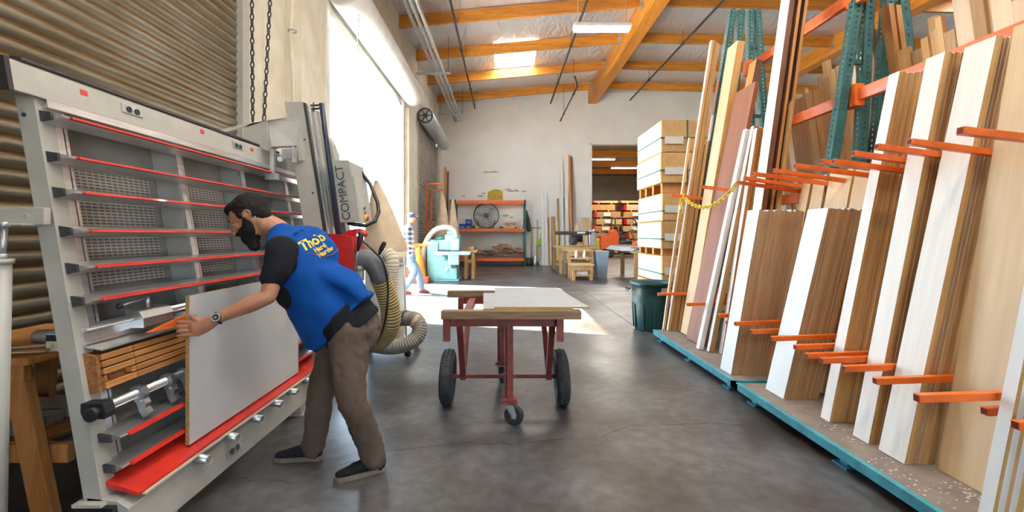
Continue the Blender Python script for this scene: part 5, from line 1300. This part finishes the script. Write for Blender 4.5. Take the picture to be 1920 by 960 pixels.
# back room: lumber bundles and forklift
random.seed(12)
k = 0
zl = [.12,.62,1.12,1.62,2.12,2.62,3.12,3.64]
for zi, z0 in enumerate(zl):
    for xi, x0 in enumerate((6.2,8.4)):
        h = .40 if zi < 7 else .15
        xs = x0+random.uniform(-.25,.3); L = (1.8 if not xi else 6)
        t = thing('lumber_bundle', ['left','right'][xi]+' lumber bundle, '+['lowest','second','third','fourth','fifth','sixth','seventh','topmost'][zi]+' level in the back room', 'lumber', (xs,33,z0), 'lumber bundles in the back room')
        g = MB(); n = 4 if zi % 3 else 6; hh = h/n
        for q in range(n): g.box((xs+random.uniform(-.05,.05),32,z0+q*hh),(xs+L,34,z0+(q+.9)*hh))
        g.build('boards', [w_orange,w_benchx,w_bench][(zi+xi)%3], t)
        if (zi+xi) % 2: MB().box((xs-.07,31.98,z0),(xs+.12,34.02,z0+h*.96)).build('wrapped_end', m_redbox, t)
        if zi in (3,5,4): MB().box((xs+.6,31.97,z0+.1),(xs+1.1,31.99,z0+.32)).build('tag', m_paper, t)
        [MB().box((q,32,z0-.09),(q+.1,34,z0-.001)).build('spacer', w_bench, t) for q in (xs+.4,xs+L-.5)]
fk = thing('forklift', 'orange and dark grey forklift parked in the back room', 'forklift', (7.5,29.0,0))
mo = mat('forklift_orange', (.75,.12,.02), .4, scale=5, coat=.3); mk = mat('forklift_dark', (.05,.055,.06), .5, scale=6)
g = MB(); g.prism([(6.05,28.4,.5),(7.15,28.4,.5),(7.2,28.4,1.35),(7.0,28.4,1.75),(6.75,28.4,1.6),(6.65,28.4,1.3),(6.05,28.4,1.35)],(0,1.1,0)); g.build('counterweight', mo, fk, bevel=.05)
g = MB(); g.prism([(7.1,28.4,.45),(9.2,28.4,.4),(9.2,28.4,.85),(8.9,28.4,1.05),(8.55,28.4,1.0),(8.2,28.4,.75),(7.1,28.4,.75)],(0,1.1,0)); g.build('chassis', mo, fk, bevel=.04)
g = MB(); g.tube([(7.2,28.9,.85),(7.9,28.9,.9)], [(.3,.45),(.22,.4)], 14, dome=True); g.build('fuel_tank', mk, fk)
g = MB(); g.box((7.2,28.6,1.2),(7.75,29.3,1.3)); g.prism([(7.1,28.6,1.25),(7.25,28.6,1.25),(7.15,28.6,1.9),(7.02,28.6,1.9)],(0,.7,0)); g.build('seat', m_black, fk, bevel=.03)
for y in (28.45,29.45):
    g = MB(); g.tube([(6.95,y,1.4),(6.95,y,2.35),(7.1,y,2.45),(8.3,y,2.45),(8.5,y,2.3),(8.75,y,1.6),(8.9,y,1.0)], .045, 8); g.build('overhead_guard', mk, fk)
g = MB()
for x in (7.2,7.5,7.8,8.1): g.box((x,28.45,2.44),(x+.05,29.45,2.48))
g.build('guard_bar', mk, fk)
g = MB(); 
for y in (28.45,29.25): g.box((9.15,y,.1),(9.35,y+.14,2.85)); g.box((9.38,y,.1),(9.52,y+.14,2.8))
for z in (.5,1.6,2.7): g.box((9.2,28.45,z),(9.5,29.39,z+.12))
g.cyl((9.3,28.9,.4),(9.3,28.9,2.4),.05,10)
g.build('mast', mk, fk)
MB().box((9.56,28.3,.15),(9.62,29.5,.75)).build('fork_carriage', mk, fk)
for y in (28.6,29.2): MB().box((9.62,y,.05),(10.7,y+.1,.1)).build('fork', mk, fk)
g = MB(); g.cyl((8.3,28.9,1.0),(8.05,28.9,1.6),.03,8); g.torus((8.02,28.9,1.65),.19,.02,(.5,0,-.9),20,6); g.build('steering_wheel', m_black, fk)
for x, r in ((6.6,.27),(8.85,.36)):
    for y in (28.32,29.45):
        g = MB(); g.lathe([(.05,-.1),(r-.05,-.11),(r,-.08),(r,.08),(r-.05,.11),(.05,.1)],(x,y,r),28,axis=(0,1,0)); g.build('wheel', m_rubber, fk)
# ================================================================ people
m_skin = mat('skin_warm', (.46,.22,.125), .5, c2=(.40,.175,.095), scale=14, bump=.05)
m_hair = mat('black_hair', (.010,.008,.008), .75, spec=.2, c2=(.02,.016,.015), scale=50, stretch=(1,1,3), bump=.6)
m_vest = mat('royal_blue_cotton', (.004,.075,.33), .85, spec=.2, c2=(.003,.055,.25), scale=5, bump=.25, detail=5)
m_tee = mat('black_tshirt', (.011,.012,.017), .9, spec=.2, c2=(.012,.013,.018), scale=6, bump=.3)
m_pants = mat('brown_work_trousers', (.125,.085,.06), .85, c2=(.09,.06,.042), scale=5, bump=.4, detail=6)
m_shoe = mat('charcoal_canvas', (.02,.021,.024), .9, spec=.2, scale=20, bump=.2)
m_sole = mat('shoe_sole', (.24,.19,.14), .7, c2=(.16,.125,.09), scale=10)
def add_remesh(o, vox, smooth=4, disp=0, dscale=.12, name='n'):
    r = o.modifiers.new('remesh', 'REMESH'); r.mode = 'VOXEL'; r.voxel_size = vox; r.use_smooth_shade = True
    s = o.modifiers.new('smooth', 'SMOOTH'); s.factor = .6; s.iterations = smooth
    if disp:
        t = bpy.data.textures.new(name, 'CLOUDS'); t.noise_scale = dscale; t.noise_depth = 2
        d = o.modifiers.new('folds', 'DISPLACE'); d.texture = t; d.strength = disp; d.mid_level = .5; d.texture_coords = 'GLOBAL'
def limb(g, pts, rs, n=16, side=None): g.tube(bez(pts, 4*(len(pts)-1)) if len(pts) > 2 else pts, interp(rs, len(pts)), n, dome=True, side=side)
def interp(rs, n):
    return rs
def limb(g, pts, rs, n=16, side=None):
    """tapered limb through pts with radii (scalars or pairs), smoothed"""
    pts = [V(p) for p in pts]; k = 5; P_ = bez(pts, k*(len(pts)-1)); R = []
    rr = [r if isinstance(r, tuple) else (r, r) for r in rs]
    for i in range(len(pts)-1):
        for j in range(k):
            t = j/k; R.append((rr[i][0]*(1-t)+rr[i+1][0]*t, rr[i][1]*(1-t)+rr[i+1][1]*t))
    R.append(rr[-1]); g.tube(P_, R, n, dome=True, side=side)
def frame3(f, u):
    f = V(f).normalized(); u = V(u); u = (u - f*u.dot(f)).normalized(); l = u.cross(f)   # l = left of the head
    M = Matrix((f, l, u)).transposed(); return M
def head(g, c, M, s=1.0):
    L = lambda a, b, d: c + M @ V((a, b, d))*s
    g.ball(L(0,0,.01), (.098*s,.077*s,.108*s), 28, M=M)
    g.ball(L(.028,0,-.045), (.070*s,.062*s,.078*s), 24, M=M)
    g.ball(L(.055,0,-.088), (.036*s,.036*s,.032*s), 18, M=M)
    g.ball(L(.080,0,.022), (.020*s,.055*s,.016*s), 14, M=M)              # brow
    g.tube([L(.090,0,.015),L(.106,0,-.008),L(.118,0,-.028)], [.009*s,.012*s,.0155*s], 12, dome=True)
    for q in (-1,1): g.ball(L(.103,q*.013,-.030), (.011*s,.009*s,.009*s), 10, M=M)
    for q in (-1,1): g.ball(L(.068,q*.040,-.022), (.024*s,.022*s,.022*s), 12, M=M)   # cheek
    g.ball(L(.092,0,-.058), (.014*s,.024*s,.007*s), 12, M=M); g.ball(L(.089,0,-.068), (.013*s,.021*s,.008*s), 12, M=M)
    for q in (-1,1):                                                      # ears
        g.torus(L(-.012,q*.079,-.004), .022*s, .0065*s, M @ V((.25*1,q,0)), 18, 8); g.ball(L(-.008,q*.076,-.006), (.014*s,.007*s,.022*s), 12, M=M)
        g.ball(L(-.004,q*.077,-.030), (.010*s,.007*s,.010*s), 10, M=M)
def eyes(root, c, M, s=1.0):
    L = lambda a, b, d: c + M @ V((a, b, d))*s
    for q in (-1,1):
        g = MB(); g.ball(L(.079,q*.031,-.001), .0112*s, 14); g.build('eye', mat('eye_white',(.7,.68,.65),.3), root)
        g = MB(); g.ball(L(.0862,q*.032,-.004), .0055*s, 10); g.build('iris', mat('iris_dark',(.03,.015,.01),.2), root)
        g = MB(); g.tube([L(.088,q*.014,.022),L(.094,q*.032,.029),L(.082,q*.052,.024)], [.004*s,.0052*s,.003*s], 8, dome=True); g.build('eyebrow', m_hair, root)
def finger(g, pts, r): limb(g, pts, [r, r*.97, r*.9, r*.8][:len(pts)], 10)

# ---- the bearded man at the saw
man = thing('person', 'bearded man in blue vest and brown trousers bending over a white board', 'person', (-1.0,2.72,0))
hipc = P(650,607,2.76); neck = P(523,432,2.66)
axis = (neck-hipc).normalized()
phi = math.radians(16)
Dn = V((-1,0,0)); Dn = (Dn - axis*Dn.dot(axis)).normalized()           # belly side
Lf = V((0,-1,0)); Lf = (Lf - axis*Lf.dot(axis)).normalized()
Lv = (Lf*math.cos(phi) + Dn*math.sin(phi)).normalized(); Dv = (Dn*math.cos(phi) - Lf*math.sin(phi)).normalized()
def T(t, l=0, d=0): return hipc.lerp(neck, t) + Lv*l + Dv*d
shL = P(526,470,2.47); shR = P(592,452,2.85)
elL = P(503,556,2.375); wrL = P(405,598,2.295)
elR = V((-1.17,3.05,1.12)); wrR = V((-1.40,3.23,1.13))
hipL = P(652,628,2.665); hipR = P(640,628,2.85)
knL = P(659,745,2.60); anL = V((-.765,2.685,.09)); knR = P(602,735,2.84); anR = V((-1.19,2.835,.09))
g = MB()
limb(g, [T(-.06), T(.15), T(.4), T(.65), T(.82), T(.93)], [(.15,.11),(.145,.105),(.14,.105),(.165,.115),(.15,.10),(.07,.07)], 24, side=Lv)
hc = P(468,407,2.60)
Mh = frame3((-.80,-.20,-.60), (-.60,0,.80))
limb(g, [T(.90), neck, hc + Mh @ V((-.035,0,-.055))], [.072,.062,.060], 18)
head(g, hc, Mh)
limb(g, [T(.8,.10), shL, shL.lerp(elL,.5), elL], [.06,.058,.050,.040]); limb(g, [elL, elL.lerp(wrL,.35), wrL.lerp(elL,.12), wrL], [.040,.043,(.028),(.026)])
limb(g, [T(.8,-.10), shR, shR.lerp(elR,.5), elR], [.06,.058,.050,.040]); limb(g, [elR, elR.lerp(wrR,.35), wrR], [.040,.043,.027])
for a, b, c in ((hipL,knL,anL),(hipR,knR,anR)):
    limb(g, [a, a.lerp(b,.5), b, b.lerp(c,.35), c], [.075,.068,.052,.052,.036])
    limb(g, [c, c+V((-.06,0,-.045)), c+V((-.12,0,-.055))], [.032,.03,.025])
# left hand closed on the near edge of the board
hx = -1.545
limb(g, [wrL, V((-1.50,2.282,.948)), V((-1.545,2.272,.930))], [(.028,.02),(.040,.021),(.043,.020)], 16, side=(0.1,0,1))
for k, zz in enumerate((.967,.944,.921,.899)):
    r = (.0090,.0094,.0091,.0082)[k]; b = -1.565+.004*k
    kx = (-1.598,-1.609,-1.605,-1.593)[k]
    finger(g, [V((b+.02,2.268,.930+(zz-.930)*.9)), V((kx,2.262,zz)), V((-1.632,2.276,zz-.006)), V((-1.631,2.322,zz-.012))], r)
finger(g, [V((-1.515,2.272,.965)), V((-1.545,2.268,.985)), V((-1.572,2.288,.990)), V((-1.580,2.325,.984))], .0115)
# right hand over the top edge of the board
wr2 = wrR
limb(g, [wrR, V((-1.46,3.26,1.135)), V((-1.52,3.28,1.128))], [(.028,.02),(.04,.02),(.042,.019)], 16, side=(0,1,0))
for k, yy in enumerate((3.245,3.268,3.290,3.311)):
    finger(g, [V((-1.52,yy,1.128)), V((-1.575,yy+.003,1.125)), V((-1.622,yy+.004,1.108)), V((-1.628,yy+.005,1.068))], (.0098,.0102,.0098,.0085)[k])
finger(g, [V((-1.49,3.245,1.118)), V((-1.525,3.215,1.105)), V((-1.568,3.205,1.085)), V((-1.578,3.20,1.060))], .0115)
body = g.build('body', m_skin, man); add_remesh(body, .0046, 2)
eyes(man, hc, Mh)
Lh = lambda a, b, d: hc + Mh @ V((a, b, d))
g = MB(); g.ball(Lh(-.022,0,.030), (.100,.084,.105), 32, M=Mh)
g.ball(Lh(.035,0,.088), (.058,.064,.036), 20, M=Mh); g.ball(Lh(-.065,0,-.025), (.048,.066,.062), 20, M=Mh)
for q in (-1,1): g.ball(Lh(.020,q*.070,.022), (.020,.014,.036), 12, M=Mh)
h = g.build('hair', m_hair, man); add_remesh(h, .006, 2, .010, .012, 'hair_noise')
g = MB(); g.ball(Lh(.058,0,-.098), (.052,.050,.046), 24, M=Mh); g.ball(Lh(.072,0,-.142), (.034,.036,.042), 20, M=Mh)
for q in (-1,1): 
    g.tube([Lh(.012,q*.074,-.01),Lh(.016,q*.072,-.045),Lh(.036,q*.056,-.085)], [(.013,.010),(.028,.016),(.036,.022)], 12, dome=True)
    g.tube([Lh(.112,0,-.048),Lh(.102,q*.022,-.053),Lh(.084,q*.038,-.070)], [.009,.010,.010], 10, dome=True)
for q in (-1,1): g.ball(Lh(.048,q*.040,-.072), (.046,.030,.040), 16, M=Mh)
h = g.build('beard', m_hair, man); add_remesh(h, .006, 3, .012, .012, 'beard_noise')
# black t-shirt: sleeves, collar, side under the armhole, tail below the vest
g = MB()
limb(g, [T(-.12), T(.1), T(.4), T(.65), T(.82), T(.92)], [(.172,.135),(.165,.13),(.165,.13),(.185,.135),(.165,.12),(.085,.085)], 24, side=Lv)
sl = shL.lerp(elL,.60)
limb(g, [T(.80,.09,-.01), shL+V((.0,.01,.008)), shL.lerp(elL,.35)+V((.012,0,0)), sl+V((-.002,0,0))], [.076,.078,.074,.068], 20)
limb(g, [T(.80,-.09), shR, shR.lerp(elR,.35), shR.lerp(elR,.58)], [.072,.070,.066,.062], 20)
g.ball(T(.56,.14,.06), (.085,.07,.14), 18); g.ball(T(.42,.12,.08), (.07,.06,.12), 18)
o = g.build('t_shirt', m_tee, man); add_remesh(o, .010, 4, .014, .09, 'tee_folds')
# blue vest
g = MB()
top = [(T(-.02,0,.045),.205,.205),(T(.10,0,.055),.210,.205),(T(.32,0,.045),.205,.195),(T(.55,0,.028),.198,.178),(T(.72,0,.012),.192,.158),(T(.84,0,.0),.165,.130),(T(.93,0,-.01),.095,.085)]
limb_pts = [a for a, _, _ in top]; g.tube(bez(limb_pts, 30), [ (top[min(int(i/5),5)][1]*(1-(i%5)/5)+top[min(int(i/5)+1,6)][1]*((i%5)/5), top[min(int(i/5),5)][2]*(1-(i%5)/5)+top[min(int(i/5)+1,6)][2]*((i%5)/5)) for i in range(31)], 32, side=Lv)
# front panel hanging down below the belly
hem = [P(689,556,2.66), P(640,600,2.60), P(607,628,2.60), P(593,657,2.62), P(578,655,2.66), P(560,628,2.68), P(540,590,2.66), P(560,560,2.66), P(640,540,2.66)]
g.prism([p+V((0,-.03,0)) for p in hem], (0,.24,0))
g.ball(T(.86,.10,-.01), (.075,.075,.06), 16); limb(g, [T(.93,.03,-.02), T(.84,.13,-.035)], [.085,.078], 18); limb(g, [T(.86,-.08,-.01), shR+V((.01,-.02,.0))], [.085,.088], 18); g.ball(T(.62,-.08,-.05), (.12,.12,.16), 18); limb(g, [T(.50,0,-.10), P(655,528,2.68), P(676,556,2.66)], [(.10,.06),(.09,.05),(.05,.03)], 16, side=Lv)
o = g.build('vest', m_vest, man); add_remesh(o, .010, 12, .022, .14, 'vest_folds')
# dark edge of the armhole is the sleeve ball standing proud of the vest
g = MB(); g.ball(shL+V((.012,.012,-.03)), (.064,.05,.075), 20); g.ball(P(536,492,2.50), (.060,.050,.08), 20)
o = g.build('sleeve_side', m_tee, man); add_remesh(o, .010, 4, .012, .07, 'side_folds')
# trousers
g = MB()
limb(g, [T(-.13,0,-.005), T(.0,0,-.012), T(.09,0,-.01)], [(.165,.14),(.175,.145),(.168,.135)], 24, side=Lv)
for a, b, c, q in ((hipL,knL,anL,1),(hipR,knR,anR,-1)):
    limb(g, [a+V((.0,0,.02)), a.lerp(b,.45), b+V((.0,0,0)), b.lerp(c,.4)+V((.005,0,0)), c+V((.0,0,-.01))], [.118,.104,.083,.078,.070], 22)
g.ball(T(-.10,.05,-.06), (.10,.09,.10), 18); g.ball(T(-.10,-.07,-.05), (.10,.09,.10), 18)
o = g.build('trousers', m_pants, man); add_remesh(o, .009, 3, .022, .07, 'trouser_folds')
# belt gap shirt tail below the vest
g = MB(); g.tube([T(-.085,0,-.026), T(.02,0,-.018), T(.10,0,.0)], [(.200,.172),(.200,.172),(.192,.168)], 28, side=Lv)
o = g.build('shirt_tail', m_tee, man); add_remesh(o, .010, 3, .012, .08, 'tail_folds')
# shoes
def shoe(heel, toe, name='shoe'):
    heel, toe = V(heel), V(toe); d = (toe-heel).normalized(); L = (toe-heel).length; s_ = V((-d.y, d.x, 0))
    outline = [(0,.0),(.02,.030),(.10,.034),(.18,.040),(.24,.045),(.285,.036),(.30,.015),(.303,0)]
    k = L/.303; poly = [heel + d*(a*k) + s_*b for a, b in outline] + [heel + d*(a*k) - s_*b for a, b in outline[::-1][1:-1]]
    g = MB(); g.prism([V((p.x,p.y,.002)) for p in poly], (0,0,.026)); so = g.build('shoe_sole', m_sole, man, bevel=.006, seg=3)
    g = MB(); c = lambda a, z, b=0: heel + d*(a*k) + s_*b + V((0,0,z))
    limb(g, [c(.035,.055), c(.09,.060), c(.16,.050), c(.22,.038), c(.275,.030)], [(.042,.032),(.046,.034),(.036,.036),(.028,.040),(.020,.032)], 18, side=(0,0,1))
    limb(g, [c(.045,.03), c(.05,.105)], [.036,.040], 16)
    u = g.build('shoe_upper', m_shoe, man); add_remesh(u, .006, 3)
    for i in range(4):
        g = MB(); a = .105+.022*i; z = .106-.0095*i; g.tube([c(a,z-.012,-.026),c(a+.004,z,0),c(a,z-.012,.026)], .0028, 6); g.build('lace', m_black, u)
    g = MB(); g.tube([c(.095,.098),c(.10,.108,.02),c(.13,.09,.045),c(.12,.07,.05)], .0026, 6); g.tube([c(.095,.098),c(.11,.11,-.02),c(.14,.085,-.042)], .0026, 6); g.build('lace', m_black, u)
shoe((-.700,2.715,0), (-.968,2.58,0)); shoe((-1.125,2.835,0), (-1.43,2.825,0))
# watch
ax = (wrL-elL).normalized(); wc = wrL - ax*.012
g = MB(); g.torus(wc, .0295, .006, ax, 24, 8); sb_ = g.build('watch', m_black, man)
nrm = V((.35,-.9,.3)); nrm = (nrm - ax*nrm.dot(ax)).normalized()
g = MB(); g.cyl(wc+nrm*.026, wc+nrm*.040, .0225, 24); wf = g.build('watch_case', m_dark, sb_, bevel=.002)
g = MB(); g.torus(wc+nrm*.040, .0185, .0025, nrm, 24, 6); g.cyl(wc+nrm*.036, wc+nrm*.0412, .004, 8); g.bar(wc+nrm*.041, wc+nrm*.041+ax*.012, .002, .001, nrm); g.build('watch_dial', m_galv, sb_)

# emblem on the back of the vest: lettering wrapped onto the cloth
dg = bpy.context.evaluated_depsgraph_get(); dg.update()
vest = [o for o in COL.objects if o.name == 'vest'][0]
ve = vest.evaluated_get(dg); vm = ve.to_mesh(); off = V((-1.0,2.72,0))
bv = BVHTree.FromPolygons([vert.co + off for vert in vm.vertices], [tuple(p.vertices) for p in vm.polygons]); ve.to_mesh_clear()
m_gold = mat('emblem_yellow', (.85,.55,.01), .6); m_crim = mat('emblem_red_line', (.42,.10,.07), .7)
def text_verts(s, size, shear=0, bold=0):
    c = bpy.data.curves.new('t', 'FONT'); c.body = s; c.size = size; c.shear = shear; c.offset = bold; c.resolution_u = 3
    o = bpy.data.objects.new('t', c); me = bpy.data.meshes.new_from_object(o); 
    vs = [v.co.copy() for v in me.vertices]; fs = [tuple(p.vertices) for p in me.polygons]
    bpy.data.objects.remove(o); bpy.data.curves.remove(c); bpy.data.meshes.remove(me); return vs, fs
bk = T(.70,.0,-.4)      # out behind the back
def cast(px, py):
    """point on the vest back seen along the back normal; px across to the right shoulder, py up to the neck"""
    o_ = T(.66) - Dv*.4 + Lv*.01
    src = o_ - Lv*px + axis*py
    hit = bv.ray_cast(src, Dv)
    return (hit[0] - Dv*.002, hit[1]) if hit[0] is not None else (src + Dv*.25, -Dv)
def wrap(vs2, fs, name, m, parent=vest):
    g = MB(); g.add([cast(x, y)[0] for x, y in vs2], fs); return g.build(name, m, parent)
def emb(s, x, y, size, rot, sh=0, bold=0, name='emblem_lettering'):
    vs, fs = text_verts(s, size, sh, bold); ca, sa = math.cos(rot), math.sin(rot)
    wrap([(x+v.x*ca-v.y*sa, y+v.x*sa+v.y*ca) for v in vs], fs, name, m_gold)
emb('Thob', -.075, .045, .085, .0, .25, .0025); emb('Hard', -.01, .005, .040, .0, 0, .0015); emb('Hardw', -.01, -.03, .040, .0, 0, .0015)
g = MB(); pts = []
for k in range(30):
    t = k/29; x = -.06 + .24*t; y = .03 - .10*math.sin(min(1,t*1.6)*math.pi/2) + .03*t; pts.append(cast(x, y)[0])
g.tube(pts, .0022, 5); g.build('emblem_line', m_crim, vest)

# ---- the man by the open door
mp_ = thing('person', 'man in cap, plaid shirt and light jeans carrying a tool in from the open door', 'person', (-2.15,10.7,0))
def Q(x, y, Y=10.7): return P(x, y, Y)
g = MB(); q = 10.7
hp = Q(769,482); nk = Q(766,424)
limb(g, [Q(769,487), Q(767,470), Q(766,445), Q(766,430)], [(.13,.10),(.13,.10),(.17,.11),(.15,.09)], 18, side=(0,1,0)); limb(g, [Q(766,430),Q(769,415)], [.055,.055])
c2_ = Q(771,408); M2 = frame3((.9,-.3,-.1),(0,0,1)); head(g, c2_, M2, 1.0)
for y_, e, w in ((10.55,Q(757,455,10.5),Q(772,462,10.45)),(10.88,Q(762,455,10.9),Q(778,458,10.85))):
    limb(g, [V((nk.x,y_,nk.z-.05)), e], [.052,.042]); limb(g, [e, w], [.042,.03]); limb(g, [w, w+V((.06,0,0))], [.03,.025])
    for k in range(4): finger(g, [w+V((.05,0,.02-.015*k)), w+V((.10,.01,.02-.015*k)), w+V((.13,.03,.01-.015*k))], .010)
    finger(g, [w+V((.02,.02,.02)), w+V((.06,.04,.03)), w+V((.09,.04,.03))], .011)
aL = Q(781,505,10.6); fL = Q(766,544,10.6)
legs = ((Q(767,488,10.62), Q(776,512,10.55), V((-2.34,10.55,.12))), (Q(770,488,10.8), Q(784,510,10.85), V((-1.99,10.95,.10))))
for a, b, c in legs: limb(g, [a, b, c], [.07,.05,.04]); limb(g, [c, c+V((.12,0,-.06))], [.035,.03])
o = g.build('body', m_skin, mp_); add_remesh(o, .009, 2)
eyes(mp_, c2_, M2)
g = MB(); limb(g, [Q(769,486), Q(767,470), Q(766,445), Q(766,429)], [(.165,.135),(.165,.13),(.20,.135),(.16,.11)], 20, side=(0,1,0))
for y_, e in ((10.55,Q(757,455,10.5)),(10.88,Q(762,455,10.9))): limb(g, [V((nk.x,y_,nk.z-.05)), V((nk.x,y_,nk.z-.05)).lerp(e,.75)], [.08,.07])
def plaid():
    m, nt, b = nodes('plaid_shirt'); N, L = nt.nodes, nt.links; tc = N.new('ShaderNodeTexCoord'); s = N.new('ShaderNodeSeparateXYZ'); L.new(tc.outputs['Object'], s.inputs[0])
    f = []
    for k, sc in ((0,9),(2,9)):
        a = N.new('ShaderNodeMath'); a.operation = 'MULTIPLY'; a.inputs[1].default_value = sc; L.new(s.outputs[k], a.inputs[0])
        r = N.new('ShaderNodeMath'); r.operation = 'FRACT'; L.new(a.outputs[0], r.inputs[0]); l = N.new('ShaderNodeMath'); l.operation = 'LESS_THAN'; l.inputs[1].default_value = .5; L.new(r.outputs[0], l.inputs[0]); f.append(l)
    ad = N.new('ShaderNodeMath'); L.new(f[0].outputs[0], ad.inputs[0]); L.new(f[1].outputs[0], ad.inputs[1]); h = N.new('ShaderNodeMath'); h.operation = 'MULTIPLY'; h.inputs[1].default_value = .5; L.new(ad.outputs[0], h.inputs[0])
    r = N.new('ShaderNodeValToRGB'); r.color_ramp.elements[0].color = C((.04,.08,.22)); r.color_ramp.elements[1].color = C((.75,.78,.85)); L.new(h.outputs[0], r.inputs[0]); L.new(r.outputs[0], b.inputs['Base Color']); b.inputs['Roughness'].default_value = .85; return m
o = g.build('shirt', plaid(), mp_); add_remesh(o, .014, 3, .02, .08, 'p2')
g = MB(); limb(g, [Q(769,492), Q(769,480)], [(.165,.13),(.165,.13)], 18, side=(0,1,0))
for a, b, c in legs: limb(g, [a, b, c+V((0,0,.02))], [.11,.085,.075])
o = g.build('jeans', mat('light_jeans',(.28,.40,.55),.85,c2=(.22,.32,.46),scale=8,bump=.2), mp_); add_remesh(o, .014, 3, .02, .08, 'p3')
g = MB(); g.ball(c2_+V((0,0,.035)), (.105,.088,.085), 20, M=M2); g.prism([c2_+M2 @ V(p) for p in ((.05,-.07,.045),(.17,-.05,.035),(.19,0,.035),(.17,.05,.035),(.05,.07,.045))], M2 @ V((0,0,.012)))
g.build('cap', mat('navy_cap',(.03,.05,.12),.8), mp_)
for a, b, c in legs:
    g = MB(); limb(g, [c+V((-.03,0,-.06)), c+V((.08,0,-.065)), c+V((.17,0,-.08))], [(.05,.04),(.045,.045),(.03,.035)], 14, side=(0,0,1)); o = g.build('shoe', mat('red_brown_shoe',(.25,.06,.04),.7), mp_); add_remesh(o, .01, 2)
wv = Q(776,461,10.62)
t = thing('drill', 'white and orange hand tool carried by the man in the plaid shirt', 'tool', wv); g = MB(); g.tube([wv+V((-.10,0,.02)), wv+V((.30,0,.02))], .035, 12, dome=True); g.build('motor', m_cone, t); g = MB(); g.tube([wv+V((.22,0,.06)), wv+V((.42,0,.06))], .03, 10); g.build('front', m_paper, t)
